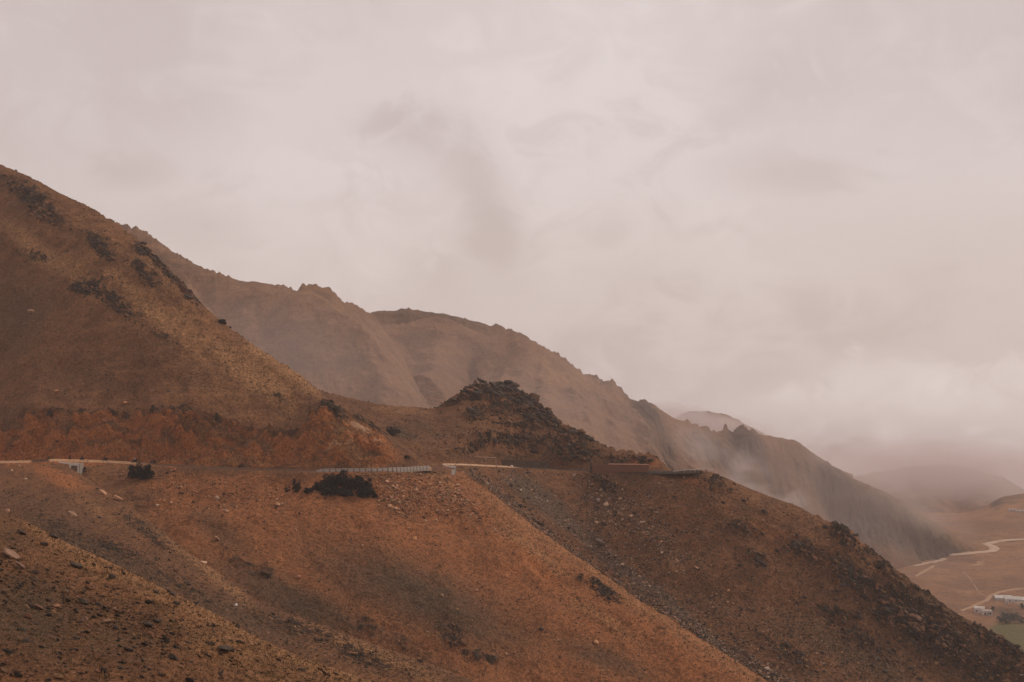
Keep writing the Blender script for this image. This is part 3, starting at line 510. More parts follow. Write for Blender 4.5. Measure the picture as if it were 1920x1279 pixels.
rock_cloud('scree', pick(h, w, 2600), size_ln(2600, .22, .55, 1.0), tints_of(2600, [C_PALE*.6, C_BRN, C_DARK, C_DARK*.5], [1, 4, 3, 4]), SLABS, tilt=.4, spread=.7, kind='stuff', label='stones half buried in the nearest slope')

# dry grass and low scrub
def tufts(name, pos, hgt, tints, mat, blades=7, **tg):
    n = len(pos); N_ = n*blades; base = np.repeat(pos, blades, 0)+RNG.normal(0, 1, (N_, 3))*np.repeat(hgt, blades)[:, None]*np.array([.30, .30, .05])
    hh = np.repeat(hgt, blades)*RNG.uniform(.6, 1.2, N_); a = RNG.uniform(0, 6.28, N_); wd = hh*.10
    dx = np.stack([np.cos(a), np.sin(a), 0*a], -1)*wd[:, None]; lean = np.stack([RNG.normal(0, .3, N_), RNG.normal(0, .3, N_), np.ones(N_)], -1)*hh[:, None]
    V = np.stack([base-dx, base+dx, base+lean], 1).reshape(-1, 3); T = np.arange(N_*3).reshape(-1, 3)
    c = np.repeat(np.concatenate([np.repeat(tints, blades, 0), np.ones((N_, 1))], 1), 3, 0)
    return tag(npmesh(name, V, T, mat, cols=c, cname='tint'), **tg)
M_GRASS = attr_mat('dry_grass_blades')
C_STRAW = np.array([.25, .130, .062]); C_DULL = np.array([.12, .08, .04]); C_SCRUB = np.array([.045, .04, .022])
h = hill_a; w = .25+h.m[..., 1]
tufts('dry_grass', pick(h, w, 16000), size_ln(16000, .12, .35, .3), tints_of(16000, [C_STRAW, C_DULL, C_SCRUB], [4, 5, 2]), M_GRASS, kind='stuff', label='dry grass on the nearest slope')
h = hill_b; w = .3+h.m[..., 1]
tufts('dry_grass', pick(h, w, 14000), size_ln(14000, .30, .35, .8), tints_of(14000, [C_STRAW*.8, C_DULL, C_SCRUB], [2, 5, 3]), M_GRASS, kind='stuff', label='dull dry grass on the slope at left')
h = hill_main; w = .15+h.m[..., 1]+.3*h.m2[..., 2]
tufts('dry_grass', pick(h, w, 34000), size_ln(34000, .38, .35, 1.), tints_of(34000, [C_STRAW, C_DULL, C_SCRUB], [3, 5, 3]), M_GRASS, kind='stuff', label='dry grass and low scrub over the big hillside')
h = hill_sec; w = (.2+h.m2[..., 2]*.6)*(1-np.minimum(1, grey_sec(h.PX, h.PY)))
tufts('dry_grass', pick(h, w, 28000), size_ln(28000, .46, .35, 1.1), tints_of(28000, [C_STRAW*.8, C_DULL, C_SCRUB], [2, 3, 6]), M_GRASS, kind='stuff', label='dry grass and low scrub on the slope behind the spur')

# rock outcrops: each a cluster of slabs dipping to the right
def outcrop(hl, cx, cy, rx, ry, ang, n, med, label, cols=(C_BRN, C_DARK, C_DARK*.65), wts=(3, 4, 3), tilt=.62, mx=5., sink=.1):
    w = np.exp(-np.clip(-np.log(np.maximum(blob(hl.SX, hl.SY, (cx, cy, rx, ry, ang, 1)), 1e-9)), 0, 20)**1.5)
    if hl is hill_sec and cy < 850: tilt = .35; cols = [C_DARK*1.5, C_DARK*.95, C_BRN*.85]
    n = int(n*1.3); p = pick(hl, w, n); sz = np.sort(size_ln(n, med, .5, mx))[::-1]; tn = tints_of(n, list(cols), wts); c = p.mean(0)
    t = empty('rock_outcrop', tuple(c), label=label, cat='rock outcrop'); k = 8
    for i in range(k):
        o = rock_cloud('slab', p[i:i+1]-c, sz[i:i+1], tn[i:i+1], SLABS, tilt=tilt, spread=.5, sink=sink); o.parent = t
    o = rock_cloud('loose_rock', p[k:]-c, sz[k:], tn[k:], SLABS+ROCKS[:4], tilt=tilt, spread=1.3, sink=sink, kind='stuff'); o.parent = t
outcrop(hill_main, 55, 372, 46, 13, 36, 90, 1.5, 'dark rock outcrop nearest the top left edge of the hill')
outcrop(hill_main, 86, 408, 26, 12, 20, 60, 1.6, 'blocky brown outcrop just below the topmost rocks at far left', (C_BRN*1.2, C_BRN, C_DARK))
outcrop(hill_main, 188, 470, 26, 8, 40, 60, 1.2, 'dark olive outcrop on the upper slope, left of the rocky crest')
outcrop(hill_main, 272, 468, 10, 14, 60, 50, 1.3, 'upper end of the rocks lining the steep crest of the left hill')
outcrop(hill_main, 305, 502, 34, 7, 50, 90, 1.2, 'long dark rock band along the middle of the left hill crest')
outcrop(hill_main, 348, 545, 30, 6, 48, 80, 1.2, 'reddish dark rocks at the lower end of the left hill crest', (C_BRN*1.1, C_DARK, np.array([.10, .045, .035])))
outcrop(hill_main, 272, 524, 22, 7, 38, 50, 1.0, 'small dark outcrop in the golden grass below the crest')
outcrop(hill_main, 165, 545, 22, 10, 8, 70, 1.3, 'broad rounded dark outcrop in the middle of the left slope')
outcrop(hill_main, 212, 573, 36, 8, 36, 80, 1.0, 'low trail of dark rocks running down from the rounded outcrop')
outcrop(hill_main, 62, 482, 26, 5, 8, 40, .9, 'thin dark outcrop at the left edge below the golden band')
outcrop(hill_main, 625, 768, 20, 7, 34, 50, 1.0, 'dark rocks at the top of the orange landslip scar')
outcrop(hill_main, 1130, 1112, 34, 9, 34, 50, .9, 'dark rocks on the lower flank of the red spur')
outcrop(hill_main, 855, 1190, 20, 18, 55, 60, .8, 'cluster of dark rocks at the foot of the red slope')
outcrop(hill_sec, 900, 735, 36, 11, -8, 150, 2.0, 'jagged dark crag on the left top of the rocky knoll above the road', mx=6, sink=-.2)
outcrop(hill_sec, 950, 738, 26, 12, 20, 110, 2.1, 'jagged dark crag on the right top of the rocky knoll above the road', mx=6, sink=-.2)
outcrop(hill_sec, 985, 768, 34, 11, 50, 110, 2.0, 'steep slabby rocks on the right shoulder of the knoll', mx=6)
outcrop(hill_sec, 1004, 752, 6, 10, 70, 24, 2.4, 'upright dark rock tooth on the right shoulder of the knoll', mx=6, sink=-.3)
outcrop(hill_sec, 842, 757, 14, 6, -25, 40, 1.4, 'small dark rocks where the saddle meets the knoll')
outcrop(hill_sec, 1030, 788, 30, 9, 42, 100, 1.7, 'slabby dark rocks descending right from the knoll')
outcrop(hill_sec, 892, 778, 18, 10, 0, 50, 1.3, 'dark ledges low on the left face of the knoll')
outcrop(hill_sec, 975, 800, 36, 5, 6, 60, 1.2, 'pale brown ledges under the knoll', (C_BRN*1.6, C_BRN, C_DARK))
outcrop(hill_sec, 1092, 815, 20, 7, 25, 60, 1.5, 'last dark rocks on the ridge right of the knoll')
outcrop(hill_sec, 1070, 852, 40, 14, 5, 140, 1.6, 'rough dark rock face just above the road right of the wall', tilt=.2)
outcrop(hill_sec, 975, 826, 50, 7, -3, 90, 1.3, 'dark blocky upper edge of the road cut under the knoll', tilt=.1)
outcrop(hill_sec, 1505, 1035, 24, 8, 25, 80, 1.3, 'dark outcrop below the crest of the right slope, left of the larger rocks')
outcrop(hill_sec, 1585, 1005, 22, 9, 45, 90, 1.4, 'dark rocks with a reddish break on the crest of the right slope', (C_BRN*1.2, C_DARK, C_DARK*.6))
outcrop(hill_sec, 1422, 1056, 13, 5, 20, 30, 1.2, 'lone small dark outcrop in the middle of the right slope')
outcrop(hill_sec, 1600, 1085, 44, 14, 32, 140, 1.4, 'field of dark ledges in the upper middle of the right slope')
outcrop(hill_sec, 1690, 1165, 46, 15, 30, 170, 2.0, 'largest blackish outcrop of big slabs at lower right', (C_DARK, C_DARK*.6, C_BRN), mx=6)
outcrop(hill_sec, 1755, 1190, 44, 16, 35, 150, 1.8, 'black crumbling rocks right of the big slabs at lower right', (C_DARK, C_DARK*.5, C_BRN), mx=5)
outcrop(hill_sec, 1872, 1190, 32, 7, 35, 80, 1.6, 'dark rocks breaking the crest above the green field', mx=4)
outcrop(hill_sec, 1560, 1150, 22, 6, 10, 40, 1.6, 'pair of dark slabs in the lower middle of the right slope')

# single boulders one can point at
def boulder(hl, px_, py_, wpx, hpx, col, label, tiltdeg=25, seed=0, group=None):
    p, n_ = hl.at(px_, py_); sz = wpx*p.y/F; sz *= 1.3; col = tuple(min(.85, c*1.15) for c in col); bm = bmesh.new(); rr = random.Random(seed+int(px_*7))
    for i in range(26):
        v = Vector((rr.gauss(0, 1), rr.gauss(0, 1), rr.gauss(0, 1))).normalized()*rr.uniform(.85, 1)
        bm.verts.new((v.x*sz/2, v.y*sz*.4, v.z*sz*.5*hpx/wpx))
    bmesh.ops.convex_hull(bm, input=bm.verts); bmesh.ops.delete(bm, geom=[v for v in bm.verts if not v.link_faces], context='VERTS')
    bmesh.ops.bevel(bm, geom=list(bm.edges), offset=sz*.02, segments=1, affect='EDGES')
    o = bmobj('boulder', bm, simple('boulder_stone', col, .9, .3, 2.5/sz)); o.location = p+Vector((0, -.18*sz, sz*.16)); o.rotation_euler = (rr.uniform(-.3, .3), math.radians(tiltdeg), rr.uniform(-.5, .5))
    tag(o, label, 'boulder', group); return o
PALE, PINK, DRK = (.42, .25, .14), (.34, .19, .115), (.06, .045, .035)
for a in [
    (hill_main, 777, 1012, 8, 7, (.52, .27, .12), 'bright orange boulder alone in the middle of the red slope', 10),
    (hill_main, 1119, 1206, 10, 7, (.50, .27, .14), 'bright pinkish boulder alone low on the red slope', 20),
    (hill_main, 895, 1108, 6, 5, (.42, .24, .14), 'small pink boulder in the centre of the red slope', 40),
    (hill_main, 1014, 1181, 9, 6, DRK, 'small dark boulder alone on the lower red slope', 10),
    (hill_main, 1129, 1259, 4, 5, PALE, 'tiny pale stone near the bottom edge below the pinkish boulder', 0),
    (hill_main, 950, 1227, 7, 4, PALE, 'pale flat stone beside the dark rocks at the foot of the red slope', 10),
    (hill_main, 520, 948, 10, 7, PINK, 'pinkish boulder below the isolated small shrub', 15),
    (hill_main, 530, 946, 7, 5, PINK, 'smaller stone touching the pinkish boulder below the isolated shrub', -30),
    (hill_main, 730, 951, 8, 7, PALE, 'pale boulder at the foot of the rubble fan, left one of two', 10),
    (hill_main, 743, 955, 8, 6, PALE, 'pale boulder at the foot of the rubble fan, right one of two', 15),
    (hill_main, 882, 969, 6, 6, PINK, 'brown pink boulder alone under the right end of the rubble fan', 30),
    (hill_main, 819, 977, 5, 5, PALE, 'tiny bright stone on the red slope right below the rubble fan', 0),
    (hill_main, 425, 961, 10, 6, PINK, 'reddish pale boulder below the stones left of the thicket', 15),
    (hill_main, 408, 935, 8, 7, (.40, .30, .22), 'pale grey boulder among the stones on the upper left red slope', 25),
    (hill_main, 295, 949, 5, 6, (.50, .36, .26), 'very pale small stone below the lone dark bush', 0),
    (hill_main, 321, 944, 6, 5, PINK, 'pink stone right of the very pale stone below the lone bush', 0),
    (hill_main, 408, 1012, 13, 5, PINK, 'long pink slab stone lying in the shallow gully', 38),
    (hill_main, 560, 1084, 9, 7, (.34, .16, .10), 'reddish boulder on the lower left of the red slope', -20),
    (hill_main, 498, 1077, 16, 6, DRK, 'flat dark boulder at the lower edge of the red slope', 15),
    (hill_b, 195, 927, 16, 6, (.40, .22, .13), 'pink slab on the ridge below the left culvert, upper one', 35),
    (hill_b, 222, 938, 20, 7, (.40, .22, .13), 'long pink slab on the ridge below the left culvert, lower one', 28),
    (hill_b, 390, 1048, 11, 6, (.48, .30, .19), 'pale slab on the ridge line above the grey gully', 18),
    (hill_b, 443, 1136, 5, 6, (.80, .78, .74), 'tiny white stone, whitest of all, on the dull left slope', 0),
    (hill_b, 138, 968, 18, 6, (.26, .16, .10), 'dull flat stone on the left slope under the culvert ridge', 28),
    (hill_b, 16, 960, 8, 8, (.38, .22, .14), 'pale pink stone at the far left edge above the nearest ridge', 0),
    (hill_b, 22, 884, 5, 5, (.44, .27, .17), 'tiny pale stone just under the road at far left', 0),
    (hill_b, 48, 899, 5, 5, (.50, .36, .24), 'tiny bright stone in the orange patch under the road at far left', 0),
    (hill_a, 22, 1044, 34, 9, (.22, .13, .09), 'large pinkish slab at the left edge of the nearest slope', 26),
    (hill_a, 40, 1064, 22, 6, (.17, .10, .07), 'thin slab just below the large pinkish slab', 35),
    (hill_a, 75, 1142, 18, 5, (.22, .12, .08), 'narrow pale slab low on the nearest slope', 33),
    (hill_a, 107, 1139, 14, 6, (.22, .11, .06), 'blunt orange stone right of the narrow pale slab', 8),
    (hill_a, 158, 1165, 13, 12, (.17, .10, .065), 'upright brown stone in the middle of the nearest slope', 60),
    (hill_a, 200, 1168, 16, 9, (.17, .10, .06), 'rounded brown stone right of the upright brown stone', -15),
    (hill_a, 158, 1131, 18, 8, DRK, 'black low boulder above the upright brown stone', 15),
    (hill_a, 280, 1174, 20, 9, DRK, 'black low boulder near the right part of the nearest slope', 15),
    (hill_a, 145, 1064, 26, 8, DRK, 'long black boulder in the golden grass of the nearest slope', 20),
    (hill_a, 102, 1008, 18, 7, DRK, 'black boulder close under the nearest ridge line at left', 30),
    (hill_a, 212, 1084, 14, 10, DRK, 'squat black boulder under the nearest ridge line, right of the long one', 20),
    (hill_a, 42, 1000, 16, 6, DRK, 'black boulder at the upper left of the golden patch', 30),
    (hill_a, 325, 1117, 14, 6, DRK, 'black boulder set on the golden nearest ridge line', 30),
    (hill_a, 447, 1176, 8, 12, DRK, 'upright black stone near the middle of the nearest ridge line', 0),
    (hill_a, 425, 1220, 28, 7, DRK, 'flat dark boulder at the lower right of the nearest slope', 8),
    (hill_sec, 868, 889, 7, 6, (.40, .22, .13), 'pink boulder right below the small white culvert', 0),
    (hill_sec, 959, 877, 5, 6, (.62, .48, .38), 'bright white stone on the road edge behind the spur', 0),
    (hill_sec, 1136, 948, 9, 9, (.46, .31, .21), 'round pale boulder, brightest in the scree gully', 0),
    (hill_sec, 1122, 941, 8, 8, (.28, .21, .16), 'grey boulder left of the round pale boulder', 0),
    (hill_sec, 1118, 982, 8, 6, (.40, .24, .15), 'pinkish boulder in the middle of the scree gully', 10),
    (hill_sec, 1183, 969, 6, 5, (.46, .32, .23), 'small pale boulder right of the scree gully', 10),
    (hill_sec, 1124, 1020, 18, 9, (.12, .09, .07), 'large dark grey boulder in the lower scree gully', 25),
    (hill_sec, 977, 921, 4, 5, (.46, .36, .28), 'small pale stone near the top of the scree', 0),
    (hill_sec, 1077, 893, 6, 8, (.34, .25, .19), 'pale grey boulder just below the road above the scree', 50),
    (hill_sec, 1366, 1108, 5, 5, PALE, 'small pale stone in the middle of the brown right slope', 0),
    (hill_sec, 1364, 1129, 4, 4, PALE, 'tiny pale stone below another pale stone on the brown right slope', 0),
    (hill_sec, 1305, 1066, 10, 4, PINK, 'flat pinkish stone on the brown slope right of the scree', 28),
    (hill_sec, 1438, 1255, 10, 6, (.44, .36, .30), 'whitish stone beside the spur at the bottom edge', 15),
    (hill_sec, 1722, 1162, 16, 8, (.20, .11, .075), 'reddish flat boulder on top of the largest blackish outcrop', 30),
    (hill_main, 58, 588, 14, 7, (.26, .15, .10), 'pale brown boulder alone on the far left middle slope', 0),
    (hill_main, 107, 735, 8, 4, (.34, .16, .08), 'orange flat stone alone above the red cut at far left', 0),
    (hill_main, 235, 757, 7, 4, (.42, .20, .10), 'orange stone just above the red road cut', 0),
]:
    boulder(*a)

# ------------------------------------------------------------------ roads
M_RT = attr_mat('road_gravel', fs=1.2)
def strip(name, L_, R_, mat, cols=None):
    n, k = L_.shape[0], 5; V = np.stack([L_*(1-t)+R_*t for t in np.linspace(0, 1, k)], 1); V[:, [0, -1], 2] -= .9
    V[:, 1:-1, 2] += RNG.normal(0, .02, (n, k-2)); idx = np.arange(n*k).reshape(n, k)
    f = np.stack([idx[:-1, :-1], idx[:-1, 1:], idx[1:, 1:], idx[1:, :-1]], -1).reshape(-1, 4)
    c = None if cols is None else np.repeat(np.concatenate([cols, np.ones((n, 1))], 1), k, 0)
    return tag(npmesh(name, V.reshape(-1, 3), f, mat, cols=c, cname='tint', smooth=True), kind='structure')
pr = np.linspace(-195, 814, 480)
a_ = P3(pr, k_out(pr), r_out(pr)); b_ = P3(pr, k_in(pr), r_out(pr)+w_road(pr)); a_[:, 2] += .30; b_[:, 2] += .32; b_[:, 1] -= .5
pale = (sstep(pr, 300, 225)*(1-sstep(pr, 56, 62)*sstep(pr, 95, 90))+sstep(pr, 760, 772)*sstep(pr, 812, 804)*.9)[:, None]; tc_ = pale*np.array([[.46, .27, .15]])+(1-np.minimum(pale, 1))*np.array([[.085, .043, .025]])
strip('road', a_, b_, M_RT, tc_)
pr = np.linspace(830, 1314, 300)
a_ = P3(pr, k_out2(pr), r_out2(pr)); b_ = P3(pr, k_in2(pr), r_out2(pr)+w2(pr)); a_[:, 2] += .30; b_[:, 2] += .32
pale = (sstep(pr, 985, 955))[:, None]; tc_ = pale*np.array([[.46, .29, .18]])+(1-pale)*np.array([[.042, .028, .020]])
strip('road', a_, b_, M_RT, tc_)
def ground_strip(name, pts, width, mat, hl=hill_v, lift=.5):
    W_ = []
    for (x0, y0), (x1, y1) in zip(pts[:-1], pts[1:]):
        for t in np.linspace(0, 1, 8, endpoint=False): W_.append(hl.at(x0+(x1-x0)*t, y0+(y1-y0)*t)[0])
    W_.append(hl.at(*pts[-1])[0]); Q = np.array([w_[:] for w_ in W_])
    for _ in range(3): Q[1:-1] = (Q[:-2]+2*Q[1:-1]+Q[2:])/4
    d_ = np.gradient(Q, axis=0); nn = np.stack([-d_[:, 1], d_[:, 0], 0*d_[:, 0]], -1); nn /= np.linalg.norm(nn, axis=1)[:, None]+1e-9
    Q[:, 2] += lift
    return strip(name, Q-nn*width/2, Q+nn*width/2, mat)
ground_strip('valley_road', [(1640, 1068), (1690, 1063), (1720, 1059), (1745, 1055), (1760, 1052), (1770, 1049), (1761, 1046), (1748, 1044)], 9, M_DUST)
ground_strip('valley_road', [(1700, 1044), (1750, 1043), (1790, 1041), (1845, 1036), (1860, 1034), (1866, 1030), (1860, 1025), (1849, 1021), (1862, 1018), (1880, 1015), (1920, 1012), (1990, 1008), (2080, 1008)], 12, M_DUST, lift=1.2)
ground_strip('dirt_track', [(1715, 1082), (1735, 1070), (1750, 1062)], 5, M_ROAD)
ground_strip('dirt_track', [(1800, 1147), (1835, 1132), (1850, 1126), (1857, 1117), (1870, 1112), (1890, 1107), (1920, 1104), (1990, 1100)], 6, M_ROAD)
ground_strip('footpath', [(1806, 1072), (1820, 1088), (1838, 1116), (1850, 1120)], 2.2, M_ROAD)
ground_strip('footpath', [(1800, 1068), (1840, 1067), (1920, 1069), (1990, 1070)], 1.6, M_ROAD)

# ------------------------------------------------------------------ structures along the road
def road_walk(px0, px1, step, kfun=k_out, rfun=r_out, off=.6):
    pp = np.linspace(px0, px1, 600); Q = P3(pp, kfun(pp), rfun(pp)+off); Q[:, 2] = P3(pp, kfun(pp), rfun(pp))[:, 2]
    s_ = np.concatenate([[0], np.cumsum(np.linalg.norm(np.diff(Q[:, :2], axis=0), axis=1))]); out = []
    for d_ in np.arange(0, s_[-1], step):
        q = Vector([np.interp(d_, s_, Q[:, i]) for i in range(3)]); q2 = Vector([np.interp(d_+step, s_, Q[:, i]) for i in range(3)])
        out.append((q, math.atan2((q2-q).y, (q2-q).x)))
    return out
ORD = ['first', 'second', 'third', 'fourth', 'fifth', 'sixth', 'seventh', 'eighth', 'ninth', 'tenth', 'eleventh', 'twelfth', 'thirteenth', 'fourteenth', 'fifteenth', 'sixteenth', 'seventeenth', 'eighteenth', 'nineteenth', 'twentieth', 'twenty-first', 'twenty-second', 'twenty-third', 'twenty-fourth', 'twenty-fifth', 'twenty-sixth', 'twenty-seventh', 'twenty-eighth']
def barrier_mesh():
    bm = bmesh.new(); prof = [(-.32, -.9), (-.32, .22), (-.17, .42), (-.13, .98), (.13, .98), (.17, .42), (.32, .22), (.32, -.9)]; L2 = .88
    vs = [[bm.verts.new((x, y, z)) for y, z in prof] for x in (-L2, L2)]
    bm.faces.new(vs[0]); bm.faces.new(vs[1][::-1])
    for i in range(len(prof)): j = (i+1) % len(prof); bm.faces.new((vs[0][j], vs[0][i], vs[1][i], vs[1][j]))
    bmesh.ops.bevel(bm, geom=list(bm.edges), offset=.03, segments=1, affect='EDGES'); return bm
first = None
for i, (q, a) in enumerate(road_walk(612, 806, 2.1)):
    if first is None: first = bmobj('concrete_barrier', barrier_mesh(), M_CONC); o = first
    else: o = first.copy(); COL.objects.link(o)
    o.location = q+Vector((0, 0, .25)); o.rotation_euler = (0, 0, a+random.uniform(-.02, .02))
    tag(o, 'pale concrete barrier block above the thicket, %s block from the left end' % ORD[min(i, 27)], 'concrete barrier', 'concrete barrier blocks along the road edge')
q, a = road_walk(593, 611, 50)[0]; q2 = P3(np.array([611.]), k_out(np.array([611.])), r_out(np.array([611.])))[0]
bm = bmesh.new(); L_ = 3.5
vs = [bm.verts.new(v) for v in [(0, -.15, -.6), (L_, -.15, -.6), (L_, -.15, .98), (0, -.15, .45), (0, .15, -.6), (L_, .15, -.6), (L_, .15, .98), (0, .15, .45)]]
for f in ((0, 1, 2, 3), (7, 6, 5, 4), (0, 4, 5, 1), (1, 5, 6, 2), (2, 6, 7, 3), (3, 7, 4, 0)): bm.faces.new([vs[i] for i in f])
bmesh.ops.bevel(bm, geom=list(bm.edges), offset=.03, segments=1, affect='EDGES')
o = bmobj('ramped_barrier_end', bm, M_CONC); o.location = q+Vector((0, 0, .25)); o.rotation_euler = (0, 0, a); tag(o, 'sloping low end piece left of the concrete barrier blocks', 'barrier end')

def culvert(px0, px1, pyt, pyb, r, wall_px, label):
    k = r/F; x0, x1 = (px0-960)*k, (px1-960)*k; zt, zb = (HY-pyt)*k, (HY-pyb)*k
    t = empty('culvert_headwall', (x1, r, zb), label=label, cat='culvert'); loc = lambda o: setattr(o, 'parent', t)
    bm = bmesh.new(); vs = []
    Lw = x0-x1                                             # low coping tapering to the left
    pts = [(Lw, zt-zb+k*1.0), (Lw, zt-zb-k*.6), (-wall_px*k, zt-zb-3.4*k-.1), (0, zt-zb-3.4*k-.1), (0, zt-zb-1.2*k), (-wall_px*k, zt-zb-.8*k)]
    for yy in (-.25, .35): vs.append([bm.verts.new((x, yy, z)) for x, z in pts])
    bm.faces.new(vs[0]); bm.faces.new(vs[1][::-1])
    for i in range(6): j = (i+1) % 6; bm.faces.new((vs[0][j], vs[0][i], vs[1][i], vs[1][j]))
    bmobj('coping', bm, M_WHITE, t)
    h_ = zt-zb-3.5*k-.1; w_ = wall_px*k
    bm = bmesh.new(); box(bm, (-.17*w_/2, 0, h_/2-1), (.17*w_, .5, h_+2)); box(bm, (-w_+.14*w_/2, 0, h_/2-1), (.14*w_, .5, h_+2)); box(bm, (-w_*.51, 0, h_*.93), (w_*.66, .48, h_*.14)); box(bm, (-w_*.51, .02, -.8), (w_*.66, .4, 2)); bmobj('wall', bm, M_WHITE, t)
    bm = bmesh.new(); box(bm, (-w_*.51, .3, h_*.5), (w_*.66, .1, h_*.9)); bmobj('opening', bm, M_SHADE, t)
    bm = bmesh.new(); box(bm, (.14, 2.2, h_/2-.5), (.26, 4.6, h_+1.6)); bmobj('wing_wall', bm, M_CONC, t)
culvert(110, 148.5, 867.5, 886, 556, 18, 'large white culvert headwall on the road edge at left')
culvert(832, 853, 873.5, 881.5, 574, 6, 'small white culvert headwall on the spur, right of the barrier blocks')

# fence of frames behind the road
posts = [(817, 1, .0), (836, .6, 0), (850.5, 1, 0), (853.5, .6, 0), (872, 1, -.35), (888, 2.0, 0), (911, .8, -.1), (930, .7, -.2)]
kf = lambda p: np.interp(p, [816, 880, 932], [868.5, 871.5, 875]); tf = lambda p: np.interp(p, [816, 880, 932], [855.3, 856.5, 859]); rf = 668.
tfn = empty('metal_fence', tuple(P3(np.array([817.]), kf(np.array([817.])), rf+0*np.array([1.]))[0]), label='thin rusty fence of tall posts and a top rail beside the pale road', cat='fence')
org = tfn.location
def fp(p, y): return Vector(((p-960)*rf/F, rf, (HY-y)*rf/F))-org
bm = bmesh.new()
for a, b in zip(posts[:-1], posts[1:]): tube(bm, fp(a[0], tf(a[0])), fp(b[0], tf(b[0])), .17, n=6)
bmobj('top_rail', bm, M_RUST, tfn)
bm = bmesh.new(); tube(bm, fp(872, 860), fp(930, 862.5), .05, n=6); bmobj('middle_rail', bm, M_RUST, tfn)
for p, wd, dt in posts:
    bm = bmesh.new(); tube(bm, fp(p, kf(p)+1.5), fp(p, tf(p)-dt*4), .15*wd+.05, n=6); bmobj('post', bm, M_RUST, tfn)
# walls
def wall(name, x0, x1, top, bot, r0, r1, th, mat, label, cop=None, n=24, rough=.1):
    t = empty(name, tuple(P3(np.array([x0*1.]), np.array([bot*1.]), np.array([r0*1.]))[0]), label=label, cat='wall'); org = np.array(t.location)
    pp = np.linspace(x0, x1, n); rr = np.linspace(r0, r1, n); B_ = P3(pp, np.full(n, bot*1.)+2, rr)-org; T_ = P3(pp, np.interp(pp, *top), rr)-org; T_[:, 2] += RNG.normal(0, rough, n)
    bm = bmesh.new(); rows = []
    for k in range(n):
        b0, t0 = Vector(B_[k]), Vector(T_[k]); d_ = Vector((0, th, 0)); rows.append([bm.verts.new(v) for v in (b0, t0, t0+d_, b0+d_)])
    for a, b in zip(rows[:-1], rows[1:]):
        for i in range(4): j = (i+1) % 4; bm.faces.new((a[i], a[j], b[j], b[i]))
    bm.faces.new(rows[0][::-1]); bm.faces.new(rows[-1]); bmesh.ops.recalc_face_normals(bm, faces=bm.faces); bmobj('masonry', bm, mat, t)
    if cop:
        bm = bmesh.new(); c0, c1 = cop; sel = [k for k in range(n) if c0 <= pp[k] <= c1]
        for a, b in zip(sel[:-1], sel[1:]):
            A, B = Vector(T_[a]), Vector(T_[b]); m_ = (A+B)/2; box(bm, (m_.x, m_.y+th/2, m_.z+.16), (abs(B.x-A.x)-.01, th+.3, .34))
        bmobj('coping', bm, M_COP, t)
    return t
M_COP = simple('pink_coping', (.50, .27, .20), .8, .1, 1)
M_DWALL = simple('dark_masonry', (.075, .050, .038), .9, .4, .8)
wall('retaining_wall', 893, 1030, ([893, 1030], [860.5, 866]), 879, 680, 706, .8, M_DWALL, 'long low dark retaining wall behind the road under the crag', rough=.22, n=60)
wall('parapet_wall', 1111, 1216, ([1111, 1216], [871, 872.5]), 884, 689, 668, .6, M_BRICK, 'reddish parapet wall with a pale pink coping on the road edge', cop=(1140, 1216), n=40, rough=.02)
bm = bmesh.new(); box(bm, (0, 0, 1.6), (1.0, .9, 4.4)); bmesh.ops.bevel(bm, geom=list(bm.edges), offset=.06, segments=1, affect='EDGES')
o = bmobj('gate_pillar', bm, M_DWALL); o.location = P3(np.array([1108.5]), np.array([885.]), np.array([690.]))[0]; tag(o, 'dark pillar at the left end of the reddish parapet wall', 'pillar')
# guard rail at the shoulder
gr = empty('guard_rail', tuple(P3(np.array([1283.]), np.array([885.]), np.array([655.]))[0]), label='thin grey guard rail on the outer shoulder of the far road', cat='guard rail')
def gp(p, y, r=655): return Vector(((p-960)*r/F, r, (HY-y)*r/F))-gr.location
pts = [(1262, 884.5), (1283, 881.8), (1295, 881), (1303, 881.8), (1312, 880), (1325, 879.6), (1338, 882.5)]
bm = bmesh.new()
for a, b in zip(pts[:-1], pts[1:]): tube(bm, gp(*a), gp(*b), .14, n=6)
bmobj('rail', bm, simple('galvanised', (.45, .42, .40), .5, .1, 1, .3), gr)
for p, y in pts[1:]:
    bm = bmesh.new(); tube(bm, gp(p, y), gp(p, y+6), .10, n=6); bmobj('post', bm, M_RUST, gr)

# ------------------------------------------------------------------ shrubs and trees
def leaf_cloud(name, rx, ry, rz, n, sz, mat, parent, lumps=14, cz=0., seed=0):
    rg = np.random.default_rng(seed); L_ = rg.normal(0, 1, (lumps, 3)); L_ /= np.linalg.norm(L_, axis=1)[:, None]; L_ *= rg.uniform(.2, 1.0, (lumps, 1))**.7; rad = rg.uniform(.16, .5, lumps)*(1.25-np.linalg.norm(L_, axis=1)*.5)
    k = rg.integers(0, lumps, n); d_ = rg.normal(0, 1, (n, 3)); d_ /= np.linalg.norm(d_, axis=1)[:, None]
    p = (L_[k]+d_*(rad[k]*rg.uniform(.4, 1.08, n)**.5)[:, None])*np.array([rx, ry, rz]); p[:, 2] += cz; p = p[p[:, 2] > .02*rz]; n = len(p)
    a = rg.normal(0, 1, (n, 3)); a /= np.linalg.norm(a, axis=1)[:, None]; b = np.cross(a, rg.normal(0, 1, (n, 3))); b /= np.linalg.norm(b, axis=1)[:, None]
    s_ = sz*rg.uniform(.6, 1.3, (n, 1)); V = np.stack([p-a*s_, p-b*s_*.6, p+a*s_, p+b*s_*.6], 1).reshape(-1, 3)
    return npmesh(name, V, np.arange(n*4).reshape(-1, 4), mat, parent)
